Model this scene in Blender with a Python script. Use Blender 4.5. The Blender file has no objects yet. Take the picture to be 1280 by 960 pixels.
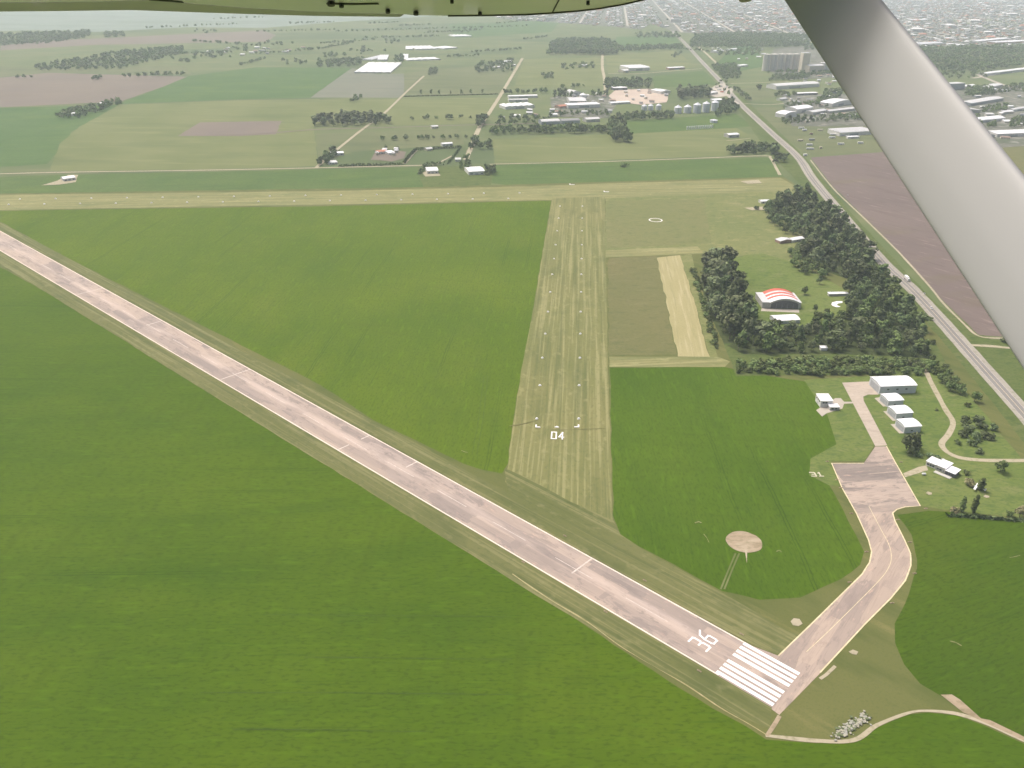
import bpy, math, random
from mathutils import Vector, Matrix, noise
from mathutils.geometry import tessellate_polygon
random.seed(7)
S = bpy.context.scene
COL = S.collection
R = math.radians

# ------------------------------------------------------------------ camera survey
F, PITCH, ROLL, H = 1057.0, R(26.57), R(0.62), 306.8
_cp, _sp, _cr, _sr = math.cos(PITCH), math.sin(PITCH), math.cos(ROLL), math.sin(ROLL)
FW = Vector((0, _cp, -_sp)); _r0 = Vector((1, 0, 0)); _u0 = Vector((0, _sp, _cp))
RT = _cr * _r0 + _sr * _u0
UP = -_sr * _r0 + _cr * _u0
CAM = Vector((0, 0, H))

def ray(x, y):
    return FW * F + RT * (x - 640) + UP * (480 - y)

def G(x, y, z=0.0):
    """surveyed point of the flat ground seen at (x, y) of the 1280 x 960 photograph"""
    d = ray(x, y)
    t = (z - H) / d.z
    return Vector((d.x * t, d.y * t, z))

def air(x, y, depth):
    return CAM + ray(x, y) * (depth / F)

# ------------------------------------------------------------------ node helpers
def new_mat(name):
    m = bpy.data.materials.new(name); m.use_nodes = True
    nt = m.node_tree
    b = nt.nodes['Principled BSDF']
    return m, nt, b

def N(nt, t, **kw):
    n = nt.nodes.new(t)
    for k, v in kw.items():
        if k.startswith('i_'):
            n.inputs[k[2:].replace('_', ' ')].default_value = v
        else:
            setattr(n, k, v)
    return n

def ramp(nt, fac, a, b, c0, c1):
    r = nt.nodes.new('ShaderNodeMapRange')
    r.inputs['From Min'].default_value = a; r.inputs['From Max'].default_value = b
    r.inputs['To Min'].default_value = c0; r.inputs['To Max'].default_value = c1
    nt.links.new(fac, r.inputs['Value'])
    return r.outputs['Result']

def mix(nt, fac, a, b, blend='MIX'):
    m = nt.nodes.new('ShaderNodeMix'); m.data_type = 'RGBA'; m.blend_type = blend
    for s, v in (('Factor', fac), ('A', a), ('B', b)):
        i = [q for q in m.inputs if q.name == s and q.enabled][0]
        if hasattr(v, 'is_output'):
            nt.links.new(v, i)
        elif s == 'Factor':
            i.default_value = v
        else:
            i.default_value = (*v, 1)
    return [q for q in m.outputs if q.enabled][0]

def noise_fac(nt, scale, rot=0.0, stretch=(1, 1, 1), detail=4, lo=.35, hi=.65, seed=0.0, rough=.55, coord='Object'):
    tc = nt.nodes.new('ShaderNodeTexCoord')
    mp = nt.nodes.new('ShaderNodeMapping'); mp.vector_type = 'TEXTURE'
    mp.inputs['Rotation'].default_value = (0, 0, rot)
    mp.inputs['Scale'].default_value = stretch
    mp.inputs['Location'].default_value = (seed * 37.1, seed * 91.7, 0)
    nt.links.new(tc.outputs[coord], mp.inputs['Vector'])
    n = nt.nodes.new('ShaderNodeTexNoise'); n.inputs['Scale'].default_value = scale
    n.inputs['Detail'].default_value = detail; n.inputs['Roughness'].default_value = rough
    nt.links.new(mp.outputs['Vector'], n.inputs['Vector'])
    return ramp(nt, n.outputs['Fac'], lo, hi, 0, 1)

def land(name, c1, c2, layers=(), rough=.95):
    """layers: (blend colour, strength, scale, rotation, stretch, lo, hi)"""
    m, nt, b = new_mat(name)
    col = mix(nt, noise_fac(nt, 1 / 140., seed=len(name)), c1, c2)
    for k, (c, st, sc, rot, stre, lo, hi) in enumerate(layers):
        f = noise_fac(nt, sc, rot, stre, lo=lo, hi=hi, seed=k + 1.3 * len(name))
        mm = nt.nodes.new('ShaderNodeMath'); mm.operation = 'MULTIPLY'; mm.inputs[1].default_value = st
        nt.links.new(f, mm.inputs[0])
        col = mix(nt, mm.outputs[0], col, c)
    nt.links.new(col, b.inputs['Base Color'])
    b.inputs['Roughness'].default_value = rough
    b.inputs['Specular IOR Level'].default_value = .1
    return m

def plain(name, c, rough=.7, var=.12, scale=.6, metal=0.0, spec=.3, streak=False):
    m, nt, b = new_mat(name)
    f = noise_fac(nt, scale, stretch=(1, 1, .15) if streak else (1, 1, 1), lo=.3, hi=.7)
    col = mix(nt, f, tuple(v * (1 - var) for v in c), tuple(min(1, v * (1 + var)) for v in c))
    nt.links.new(col, b.inputs['Base Color'])
    b.inputs['Roughness'].default_value = rough; b.inputs['Metallic'].default_value = metal
    b.inputs['Specular IOR Level'].default_value = spec
    return m

def leafy(name, c1, c2):
    m, nt, b = new_mat(name)
    oi = nt.nodes.new('ShaderNodeObjectInfo')
    geo = nt.nodes.new('ShaderNodeNewGeometry')
    col = mix(nt, geo.outputs['Random Per Island'], c1, c2)
    hsv = nt.nodes.new('ShaderNodeHueSaturation')
    nt.links.new(ramp(nt, oi.outputs['Random'], 0, 1, .65, 1.45), hsv.inputs['Value'])
    nt.links.new(ramp(nt, oi.outputs['Random'], 0, 1, .485, .52), hsv.inputs['Hue'])
    nt.links.new(col, hsv.inputs['Color'])
    nt.links.new(hsv.outputs['Color'], b.inputs['Base Color'])
    b.inputs['Roughness'].default_value = .8
    b.inputs['Specular IOR Level'].default_value = .15
    return m

# ------------------------------------------------------------------ object helpers
def tag(o, label=None, cat=None, group=None, kind=None):
    if label: o['label'] = label
    if cat: o['category'] = cat
    if group: o['group'] = group
    if kind: o['kind'] = kind
    return o

def mesh(name, verts, faces, mats=None, parent=None, mi=None, smooth=False):
    me = bpy.data.meshes.new(name)
    me.from_pydata([tuple(v) for v in verts], [], faces)
    if mats:
        for m in (mats if isinstance(mats, (list, tuple)) else [mats]): me.materials.append(m)
    if mi: me.polygons.foreach_set('material_index', mi)
    if smooth: me.polygons.foreach_set('use_smooth', [True] * len(faces))
    me.update()
    o = bpy.data.objects.new(name, me); COL.objects.link(o)
    if parent: o.parent = parent
    return o

def empty(name, loc, rz=0.0):
    o = bpy.data.objects.new(name, None); COL.objects.link(o)
    o.empty_display_size = .5
    o.location = loc; o.rotation_euler = (0, 0, rz)
    return o

class MB:
    def __init__(s): s.v = []; s.f = []; s.mi = []
    def add(s, vs, fs, m=0):
        n = len(s.v); s.v += [Vector(v) for v in vs]; s.f += [tuple(i + n for i in f) for f in fs]; s.mi += [m] * len(fs)
        return s
    def box(s, x0, y0, z0, x1, y1, z1, m=0, bev=0.0):
        if bev:
            b = bev; ring = []
            for z, k in ((z0, 0), (z1 - b, 0), (z1, b)):
                ring.append([(x0 + b + k, y0 + k, z), (x1 - b - k, y0 + k, z), (x1 - k, y0 + b + k, z), (x1 - k, y1 - b - k, z), (x1 - b - k, y1 - k, z), (x0 + b + k, y1 - k, z), (x0 + k, y1 - b - k, z), (x0 + k, y0 + b + k, z)])
            vs = sum(ring, []); fs = [tuple(range(7, -1, -1)), tuple(range(16, 24))]
            for r_ in range(2):
                for i in range(8):
                    a = r_ * 8 + i; c = r_ * 8 + (i + 1) % 8
                    fs.append((a, c, c + 8, a + 8))
            return s.add(vs, fs, m)
        return s.add([(x0, y0, z0), (x1, y0, z0), (x1, y1, z0), (x0, y1, z0), (x0, y0, z1), (x1, y0, z1), (x1, y1, z1), (x0, y1, z1)],
                     [(3, 2, 1, 0), (4, 5, 6, 7), (0, 1, 5, 4), (1, 2, 6, 5), (2, 3, 7, 6), (3, 0, 4, 7)], m)
    def cyl(s, p0, p1, r0, r1, n=12, m=0, caps=True):
        p0, p1 = Vector(p0), Vector(p1); d = (p1 - p0).normalized()
        a = d.orthogonal().normalized(); b = d.cross(a)
        vs = []
        for p, r in ((p0, r0), (p1, r1)):
            for i in range(n):
                t = 2 * math.pi * i / n; vs.append(p + (a * math.cos(t) + b * math.sin(t)) * r)
        fs = [(i, (i + 1) % n, n + (i + 1) % n, n + i) for i in range(n)]
        if caps: fs += [tuple(range(n - 1, -1, -1)), tuple(range(n, 2 * n))]
        return s.add(vs, fs, m)
    def build(s, name, mats, parent=None, smooth=False):
        return mesh(name, s.v, s.f, mats, parent, s.mi, smooth)

LAYER = [0.03]
def lift():
    LAYER[0] += .0035
    return LAYER[0]

def rough_outline(pts, amp, seg):
    out = []
    n = len(pts)
    for i in range(n):
        a, b = pts[i], pts[(i + 1) % n]
        L = (b - a).length
        k = max(1, min(160, int(L / seg)))
        for j in range(k):
            p = a.lerp(b, j / k)
            q = Vector((noise.noise(Vector((p.x / (seg * 3), p.y / (seg * 3), 3.1))), noise.noise(Vector((p.x / (seg * 3), p.y / (seg * 3), 9.7)))))
            q2 = Vector((noise.noise(Vector((p.x / seg * 1.3, p.y / seg * 1.3, 5.1))), noise.noise(Vector((p.x / seg * 1.3, p.y / seg * 1.3, 1.7)))))
            out.append(Vector((p.x + amp * (q.x + .6 * q2.x), p.y + amp * (q.y + .6 * q2.y), 0)))
    return out

def sheet(name, pts, mat, amp=0.0, seg=8.0, world=False, label=None, cat='ground', parent=None, kind='structure'):
    P = [Vector((p[0], p[1], 0)) for p in pts] if world else [G(*p) for p in pts]
    if amp:
        d = sum((p.length for p in P), 0) / len(P)
        P = rough_outline(P, amp, max(seg, d / 120))
    z = lift()
    tri = tessellate_polygon([P])
    fs = []
    for t in tri:
        a, b, c = (P[i] for i in t)
        fs.append(tuple(t) if (b - a).cross(c - a).z > 0 else (t[0], t[2], t[1]))
    o = mesh(name, [(p.x, p.y, z) for p in P], fs, mat, parent)
    if parent is None: tag(o, label, cat, None, kind)
    return o

def curve_pts(pts, sub=6):
    """smooth curve through ground points"""
    out = []
    n = len(pts)
    for i in range(n - 1):
        p0 = pts[max(0, i - 1)]; p1 = pts[i]; p2 = pts[i + 1]; p3 = pts[min(n - 1, i + 2)]
        for k in range(sub):
            t = k / sub
            out.append(.5 * ((2 * p1) + (p2 - p0) * t + (2 * p0 - 5 * p1 + 4 * p2 - p3) * t * t + (3 * p1 - p0 - 3 * p2 + p3) * t ** 3))
    out.append(pts[-1])
    return out

def ribbon(name, pts, width, mat, world=False, smooth=True, label=None, cat='road', offset=0.0, parent=None, wob=0.0, dash=None, z=None):
    P = [Vector((p[0], p[1], 0)) for p in pts] if world else [G(*p) for p in pts]
    if smooth and len(P) > 2: P = curve_pts(P)
    if wob:
        P2 = []
        for a, b in zip(P, P[1:]):
            k = max(1, int((b - a).length / 10))
            P2 += [a.lerp(b, j / k) for j in range(k)]
        P = P2 + [P[-1]]
    z = lift() if z is None else z
    vs, fs = [], []
    L = 0.0
    for i, p in enumerate(P):
        d = (P[min(i + 1, len(P) - 1)] - P[max(i - 1, 0)]); d.z = 0; d.normalize()
        n = Vector((-d.y, d.x, 0))
        w = width if not wob else width * (1 + wob * noise.noise(p * .05))
        o_ = offset + (0 if not wob else wob * noise.noise(p * .03 + Vector((5, 0, 0))))
        a = p + n * (o_ + w / 2); b = p + n * (o_ - w / 2)
        vs += [(a.x, a.y, z), (b.x, b.y, z)]
        if i: fs.append((2 * i - 2, 2 * i - 1, 2 * i + 1, 2 * i))
    o = mesh(name, vs, fs, mat, parent)
    if parent is None: tag(o, label, cat, None, 'structure')
    return o

def resample(P, step):
    out = [P[0]]; acc = 0
    for a, b in zip(P, P[1:]):
        L = (b - a).length
        t = step - acc
        while t <= L:
            out.append(a.lerp(b, t / L)); t += step
        acc = (acc + L) % step
    return out

# ------------------------------------------------------------------ runway frame
U0, U2 = G(0, 288.4), G(931, 802.5)
RE = (U2 - U0).normalized()                     # towards the threshold
RN = Vector((RE.y, -RE.x, 0))                   # across, to the camera side
if (G(892, 840) - U0).dot(RN) < 0: RN = -RN
RW = 29.4
RL = (U2 - U0).length
RANG = math.atan2(RE.y, RE.x)
def RP(s, t):                                   # s metres before threshold stripes end.., t across from far edge
    return U0 + RE * s + RN * t
M0, M1 = G(700, 258), G(671, 523.7)
GE = (M0 - M1).normalized(); GANG = math.atan2(GE.y, GE.x)
HW = [(770, -27), (793, -13), (816, 4), (831, 28), (855, 53), (879, 79), (900, 101), (922, 126.5), (962, 164), (997, 196), (1016, 224), (1055, 271), (1103, 327), (1138, 359.5), (1172, 396), (1206, 434), (1238, 470), (1280, 517), (1400, 652)]
EWANG = math.atan2((G(620, 240) - G(100, 250)).y, (G(620, 240) - G(100, 250)).x)

# ------------------------------------------------------------------ land materials
W1 = (1, 1, 1)
def tramlines(m, ang, gap, dark, k, seed):
    # pairs of sprayer wheelings every few drill widths, fading in and out with the crop
    nt = m.node_tree; b = nt.nodes['Principled BSDF']
    src = b.inputs['Base Color'].links[0].from_socket
    tc = nt.nodes.new('ShaderNodeTexCoord')
    d = N(nt, 'ShaderNodeVectorMath', operation='DOT_PRODUCT'); d.inputs[1].default_value = (-math.sin(ang), math.cos(ang), 0)
    nt.links.new(tc.outputs['Object'], d.inputs[0])
    wob = noise_fac(nt, 1 / 60., seed=seed, lo=.3, hi=.7)
    ad = N(nt, 'ShaderNodeMath', operation='MULTIPLY_ADD'); ad.inputs[1].default_value = 2.2; nt.links.new(wob, ad.inputs[0]); nt.links.new(d.outputs['Value'], ad.inputs[2])
    pp = N(nt, 'ShaderNodeMath', operation='PINGPONG'); pp.inputs[1].default_value = gap / 2; nt.links.new(ad.outputs[0], pp.inputs[0])
    sb = N(nt, 'ShaderNodeMath', operation='SUBTRACT'); sb.inputs[1].default_value = 1.0; nt.links.new(pp.outputs[0], sb.inputs[0])
    ab = N(nt, 'ShaderNodeMath', operation='ABSOLUTE'); nt.links.new(sb.outputs[0], ab.inputs[0])
    ln = ramp(nt, ab.outputs[0], .18, .5, k, 0)
    ms = noise_fac(nt, 1 / 70., ang, (3, 1, 1), lo=.5, hi=.62, seed=seed + 3)
    mm = N(nt, 'ShaderNodeMath', operation='MULTIPLY'); nt.links.new(ln, mm.inputs[0]); nt.links.new(ms, mm.inputs[1])
    nt.links.new(mix(nt, mm.outputs[0], src, dark), b.inputs['Base Color'])
    return m
def crop(name, c1, c2, ang=0.0, dark=(.035, .085, .02), light=(.12, .17, .035)):
    return tramlines(crop_base(name, c1, c2, ang, dark, light), ang, 27, tuple(v * .75 for v in dark), .6, len(name))
def crop_base(name, c1, c2, ang, dark, light):
    return land(name, c1, c2, [
        (dark, .32, 1 / 34., ang + .1, (3.2, .8, 1), .5, .72),
        (light, .55, 1 / 75., ang, (1.8, 1, 1), .52, .72),
        (dark, .4, 1 / 3.2, ang, (9, .6, 1), .56, .7),
        (tuple(v * .6 for v in c1), .5, 1 / 1.6, ang, (2.4, 1, 1), .5, .64),
        (tuple(v * 1.5 for v in c1), .45, 1 / 3.6, ang, (5, 1, 1), .56, .68),
        (tuple(v * .72 for v in c2), .35, 1 / 9., ang + 1.5, (9, 1, 1), .54, .7)])
def mown(name, c1, c2, ang, light=(.42, .41, .19), dark=(.11, .14, .05), k=.55):
    return land(name, c1, c2, [
        (light, k * 1.25, 1 / 3.0, ang, (60, 1, 1), .5, .6),
        (dark, .5, 1 / 5.5, ang, (40, 1, 1), .53, .64),
        (dark, .5, 1 / 26., ang, (1.8, 1, 1), .53, .68),
        (dark, .35, 1 / 2.4, ang, (2, 1, 1), .52, .66),
        (light, .45, 1 / 8., ang, (1.5, 1, 1), .58, .7)])
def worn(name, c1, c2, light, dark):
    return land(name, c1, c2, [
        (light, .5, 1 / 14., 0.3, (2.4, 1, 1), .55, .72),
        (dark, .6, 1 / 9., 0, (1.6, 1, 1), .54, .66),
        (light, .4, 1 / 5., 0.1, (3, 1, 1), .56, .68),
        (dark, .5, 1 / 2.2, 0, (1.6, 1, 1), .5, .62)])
M = {}
M['ground'] = land('pasture_mixed', (.1, .135, .052), (.135, .155, .066), [((.065, .1, .04), .7, 1 / 420., .4, (2, 1, 1), .5, .6), ((.2, .19, .1), .35, 1 / 90., 0, (3, 1, 1), .55, .7)])
M['near_crop'] = crop('near_crop_green', (0.05194, 0.09915, 0.002244), (0.06689, 0.1148, 0.002992), 0.02, dark=(0.02833, 0.06977, 0.003366), light=(0.08263, 0.1285, 0.00561))
M['mid_crop'] = crop('mid_crop_green', (0.05381, 0.1033, 0.003452), (0.06726, 0.1195, 0.004779), GANG + .06, dark=(0.0287, 0.06885, 0.003717), light=(0.08071, 0.1265, 0.007965))
M['tri_crop'] = crop('triangle_crop_green', (0.0682, 0.1179, 0.00427), (0.09016, 0.1379, 0.0061), GANG, dark=(0.0374, 0.0823, 0.00549), light=(0.11, 0.1501, 0.01068))
M['east_crop'] = crop('east_crop_green', (0.04564, 0.08669, 0.002722), (0.05748, 0.09961, 0.003175), .4, dark=(0.02198, 0.06272, 0.005897), light=(0.07184, 0.1061, 0.006804))
M['drill'] = plain('drill_line', (.04, .075, .014), .9, .2)
M['far_green'] = crop('far_green', (0.063, 0.1208, 0.0315), (0.07875, 0.1365, 0.0399), .1)
M['strip_green'] = crop('strip_green', (0.0682, 0.1188, 0.0286), (0.0902, 0.1364, 0.0374), EWANG)
M['pasture'] = land('pasture_yellow', (.125, .15, .054), (.155, .172, .07), [((.085, .118, .042), .6, 1 / 70., 0, (4, 1, 1), .52, .7), ((.24, .24, .11), .4, 1 / 25., 0, (5, 1, 1), .56, .72)])
M['pasture2'] = land('pasture_dull', (.108, .13, .056), (.138, .15, .072), [((.068, .095, .042), .6, 1 / 50., 0, (4, 1, 1), .52, .7)])
M['olive'] = land('airfield_grass', (0.09936, 0.1152, 0.034), (0.1306, 0.1368, 0.0459), [((0.0644, 0.09, 0.02295), .6, 1 / 16., RANG, (3, 1, 1), .5, .68), ((0.23, 0.207, 0.085), .4, 1 / 12., RANG, (6, 1, 1), .58, .72), ((0.0736, 0.099, 0.0255), .4, 1 / 1.2, 0, W1, .5, .7)])
M['verge'] = mown('runway_verge', (0.1104, 0.1245, 0.041), (0.1424, 0.1477, 0.0574), RANG, light=(0.216, 0.2117, 0.0984), dark=(0.068, 0.08964, 0.0287), k=.5)
M['strip04'] = mown('mown_cross_strip', (0.1485, 0.1602, 0.0576), (0.18, 0.1786, 0.0693), GANG, light=(0.288, 0.2746, 0.1305), dark=(0.09, 0.11, 0.0378), k=.5)
M['stripew'] = mown('mown_long_strip', (.178, .182, .074), (.212, .205, .088), EWANG, light=(.33, .32, .155), k=.45)
M['eastmown'] = worn('airfield_east_grass', (.14, .165, .056), (.175, .185, .068), (.33, .29, .15), (.09, .125, .04))
M['lawn'] = worn('lawn', (.108, .152, .034), (.138, .172, .048), (.2, .2, .09), (.062, .105, .026))
M['lawn2'] = worn('lawn_dull', (.082, .115, .03), (.105, .132, .04), (.15, .155, .068), (.046, .08, .02))
M['floor'] = worn('grove_floor', (.05, .066, .024), (.068, .085, .03), (.1, .11, .045), (.03, .045, .016))  # darker ground tone laid below the trees
M['brown'] = worn('fallow_brown', (0.152, 0.1436, 0.0594), (0.128, 0.1348, 0.05148), (0.184, 0.174, 0.0792), (0.1, 0.1131, 0.04224))
M['brown2'] = worn('fallow_green_brown', (0.1487, 0.1628, 0.06), (0.1742, 0.1716, 0.072), (0.204, 0.1936, 0.088), (0.102, 0.132, 0.044))
SANG = math.atan2((G(866, 446) - G(836, 320)).y, (G(866, 446) - G(836, 320)).x)
M['stubble'] = land('pale_stubble', (0.2952, 0.2706, 0.1312), (0.3444, 0.3116, 0.164), [((0.451, 0.3936, 0.246), .6, 1 / 3., SANG, (25, 1, 1), .5, .66), ((0.1968, 0.1968, 0.082), .6, 1 / 6., SANG, (16, 1, 1), .54, .7), ((0.164, 0.164, 0.0738), .4, 1 / 2., 0, W1, .55, .7)])
M['plough'] = land('ploughed_pink', (0.141, 0.1116, 0.103), (0.1652, 0.131, 0.1175), [((0.1248, 0.09, 0.0834), .6, 1 / 18., R(-52), (7, 1, 1), .52, .68), ((0.2644, 0.2088, 0.1886), .6, 1 / 7., R(-52), (5, 1, 1), .6, .68), ((0.1028, 0.0756, 0.07252), .5, 1 / 5., R(-52), (6, 1, 1), .6, .68), ((0.1469, 0.1296, 0.07252), .5, 1 / 60., R(20), (3, 1, 1), .55, .7)])
M['redsoil'] = land('bare_red_soil', (0.1628, 0.1353, 0.1148), (0.185, 0.1517, 0.123), [((0.1628, 0.1312, 0.0984), .5, 1 / 60., 0, (6, 1, 1), .5, .66)])
M['greysoil'] = land('grey_field', (.15, .16, .12), (.17, .175, .13), [((.12, .14, .1), .5, 1 / 60., 0, (6, 1, 1), .5, .66)])
M['dirtpad'] = worn('bare_earth', (.3, .24, .17), (.36, .29, .2), (.46, .4, .3), (.2, .17, .1))
M['gravel'] = land('pale_gravel', (.34, .305, .215), (.41, .365, .27), [((.19, .19, .1), .65, 1 / 3., 0, W1, .5, .7)])
M['redyard'] = land('red_yard', (.43, .35, .29), (.48, .41, .35), [((.55, .45, .36), .6, 1 / 25., 0, (3, 1, 1), .5, .66)])
M['concrete'] = land('pale_concrete', (.39, .355, .3), (.44, .4, .345), [((.33, .3, .27), .5, 1 / 4., 0, W1, .5, .7)])
M['drive'] = worn('drive_concrete', (.4, .345, .285), (.44, .375, .31), (.5, .44, .37), (.32, .28, .235))
M['town'] = land('town_ground', (.12, .125, .1), (.16, .16, .13), [((.07, .09, .05), .7, 1 / 60., 0, W1, .5, .6), ((.4, .38, .36), .5, 1 / 20., 0, W1, .55, .65)])
M['asphalt'] = land('highway_asphalt', (.2, .19, .18), (.235, .225, .215), [((.15, .145, .14), .5, 1 / 1.4, R(122), (40, 1, 1), .5, .66)])
M['shoulder'] = land('road_shoulder', (.3, .28, .24), (.35, .33, .28), [((.2, .2, .14), .6, 1 / 5., 0, W1, .5, .68)])
M['paint'] = plain('white_road_paint', (.82, .8, .78), .6, .08, 1.2)
M['edgepaint'] = plain('runway_edge_paint', (.74, .66, .55), .6, .12, .5)
M['wornpaint'] = plain('worn_road_paint', (.54, .475, .425), .7, .25, .5)
M['yellow'] = plain('yellow_edge_paint', (.62, .54, .34), .6, .2, .4)
def pave(name, base, warm, dark, ang, centre=False):
    m, nt, b = new_mat(name)
    col = mix(nt, noise_fac(nt, 1 / 30., ang, (3, 1, 1), lo=.4, hi=.62, seed=2), base, warm)
    f = noise_fac(nt, 1 / 9., ang, (3.5, 1, 1), lo=.52, hi=.58, seed=4, detail=7, rough=.7)
    mm = N(nt, 'ShaderNodeMath', operation='MULTIPLY'); mm.inputs[1].default_value = .75
    nt.links.new(f, mm.inputs[0]); col = mix(nt, mm.outputs[0], col, dark)
    f = noise_fac(nt, 1 / 4.5, ang, (2, 1, 1), lo=.55, hi=.6, seed=15, detail=8, rough=.75)
    mm = N(nt, 'ShaderNodeMath', operation='MULTIPLY'); mm.inputs[1].default_value = .6
    nt.links.new(f, mm.inputs[0]); col = mix(nt, mm.outputs[0], col, tuple(v * .82 for v in dark))
    # patched slabs of slightly different tone
    tcb = nt.nodes.new('ShaderNodeTexCoord'); mpb = nt.nodes.new('ShaderNodeMapping'); mpb.vector_type = 'TEXTURE'; mpb.inputs['Rotation'].default_value = (0, 0, ang); mpb.inputs['Scale'].default_value = (38, 7.4, 50)
    nt.links.new(tcb.outputs['Object'], mpb.inputs['Vector'])
    vo = nt.nodes.new('ShaderNodeTexVoronoi'); vo.distance = 'CHEBYCHEV'; vo.inputs['Scale'].default_value = 1.0; vo.inputs['Randomness'].default_value = .55
    nt.links.new(mpb.outputs['Vector'], vo.inputs['Vector'])
    sp = nt.nodes.new('ShaderNodeSeparateColor'); nt.links.new(vo.outputs['Color'], sp.inputs['Color'])
    col = mix(nt, ramp(nt, sp.outputs[0], .5, 1, 0, .8), col, tuple(v * 1.0 for v in dark))
    col = mix(nt, ramp(nt, sp.outputs[1], .55, 1, 0, .7), col, warm)
    f = noise_fac(nt, 1 / 3., ang, (3, 1, 1), lo=.6, hi=.66, seed=7, detail=7, rough=.7)
    mm = N(nt, 'ShaderNodeMath', operation='MULTIPLY'); mm.inputs[1].default_value = .6
    nt.links.new(f, mm.inputs[0]); col = mix(nt, mm.outputs[0], col, (.5, .36, .29))
    f = noise_fac(nt, 1 / 1.1, ang, (14, .6, 1), lo=.54, hi=.68, seed=9)
    mm = N(nt, 'ShaderNodeMath', operation='MULTIPLY'); mm.inputs[1].default_value = .4
    nt.links.new(f, mm.inputs[0]); col = mix(nt, mm.outputs[0], col, tuple(v * .8 for v in dark))
    if centre:   # a long repaired lane of darker asphalt on the near side
        tc = nt.nodes.new('ShaderNodeTexCoord')
        vr = N(nt, 'ShaderNodeVectorMath', operation='DOT_PRODUCT'); vr.inputs[1].default_value = (RN.x, RN.y, 0)
        nt.links.new(tc.outputs['Object'], vr.inputs[0])
        sb = N(nt, 'ShaderNodeMath', operation='SUBTRACT'); sb.inputs[1].default_value = U0.dot(RN) + RW * .76
        nt.links.new(vr.outputs['Value'], sb.inputs[0])
        ab = N(nt, 'ShaderNodeMath', operation='ABSOLUTE'); nt.links.new(sb.outputs[0], ab.inputs[0])
        band = ramp(nt, ab.outputs[0], 3.6, 4.2, .4, 0)
        nz = noise_fac(nt, 1 / 22., ang, (7, 1, 1), lo=.44, hi=.52, seed=21)
        mm = N(nt, 'ShaderNodeMath', operation='MULTIPLY'); nt.links.new(band, mm.inputs[0]); nt.links.new(nz, mm.inputs[1])
        col = mix(nt, mm.outputs[0], col, dark)
        # pale band where the wheels have worn the middle, panels repaired either side
        # pale band where the wheels have worn the middle
        tc = nt.nodes.new('ShaderNodeTexCoord')
        vr = N(nt, 'ShaderNodeVectorMath', operation='DOT_PRODUCT'); vr.inputs[1].default_value = (RN.x, RN.y, 0)
        nt.links.new(tc.outputs['Object'], vr.inputs[0])
        sb = N(nt, 'ShaderNodeMath', operation='SUBTRACT'); sb.inputs[1].default_value = U0.dot(RN) + RW * .47
        nt.links.new(vr.outputs['Value'], sb.inputs[0])
        ab = N(nt, 'ShaderNodeMath', operation='ABSOLUTE'); nt.links.new(sb.outputs[0], ab.inputs[0])
        band = ramp(nt, ab.outputs[0], 1.0, 5.5, .75, 0)
        nz = noise_fac(nt, 1 / 8., ang, (6, 1, 1), lo=.36, hi=.6, seed=12)
        mm = N(nt, 'ShaderNodeMath', operation='MULTIPLY'); nt.links.new(band, mm.inputs[0]); nt.links.new(nz, mm.inputs[1])
        col = mix(nt, mm.outputs[0], col, (.5, .41, .355))
    nt.links.new(col, b.inputs['Base Color']); b.inputs['Roughness'].default_value = .85
    b.inputs['Specular IOR Level'].default_value = .2
    return m
M['runway'] = pave('runway_asphalt', (0.3519, 0.2929, 0.2585), (0.4182, 0.3376, 0.279), (0.2295, 0.194, 0.1767), RANG, True)
M['taxi'] = pave('taxiway_asphalt', (0.3621, 0.2945, 0.2502), (0.4284, 0.342, 0.2745), (0.255, 0.2109, 0.1872), R(52))
M['apron'] = pave('apron_asphalt', (0.3315, 0.2755, 0.2392), (0.408, 0.3312, 0.276), (0.1836, 0.1584, 0.1454), R(10))

# ------------------------------------------------------------------ ground and fields
LAYER[0] = 0
g = mesh('ground', [(-21000, -2500, 0), (21000, -2500, 0), (21000, 27000, 0), (-21000, 27000, 0)], [(0, 1, 2, 3)], M['ground'])
tag(g, 'flat green farmland reaching away under the haze', 'ground', kind='structure')

def field(mat, pts, label, name='field', amp=1.2, cat='field'):
    return sheet(name, pts, M[mat], amp=amp, label=label, cat=cat)

# far patchwork
M['hazefield'] = land('pale_far_stubble', (.18, .225, .19), (.22, .26, .22), [((.14, .18, .13), .6, 1 / 300., 0, (5, 1, 1), .5, .66)])  # pale base colour carries distant haze into these fields
field('hazefield', [(-300, 43), (-300, 8), (520, 12), (545, 20), (430, 27), (330, 35), (240, 34), (120, 40), (40, 38)], 'far fields below the wing, paled with haze colour', amp=10)
field('redsoil', [(60, 51), (330, 38), (345, 44), (335, 52), (120, 56), (0, 63), (0, 57)], 'long pink bare field far off beyond the woods', amp=4)
field('redsoil', [(-60, 100), (0, 97), (60, 91), (238, 96), (205, 108), (150, 127), (0, 134), (-90, 140)], 'pink ploughed field on the far western side', amp=3)
field('pasture2', [(-60, 78), (40, 86), (230, 82), (240, 93), (60, 90), (0, 96), (-60, 98)], 'pale narrow pasture beyond the pink field', amp=3)
field('far_green', [(148, 130), (205, 108), (236, 95), (320, 84), (440, 85), (388, 122), (300, 124)], 'bright green field between pink plough and grey field', amp=2)
field('greysoil', [(440, 85), (470, 93), (505, 92), (545, 88), (500, 122), (388, 122)], 'grey field below the white greenhouse roof', amp=2)
field('far_green', [(-60, 141), (0, 135), (148, 131), (90, 165), (60, 205), (-60, 212)], 'green field at the western end of the white road', amp=2)
field('pasture', [(150, 131), (300, 125), (400, 124), (392, 160), (398, 207), (250, 212), (62, 214), (75, 180), (100, 158)], 'wide yellow green pasture west of the lane', amp=2)
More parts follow.
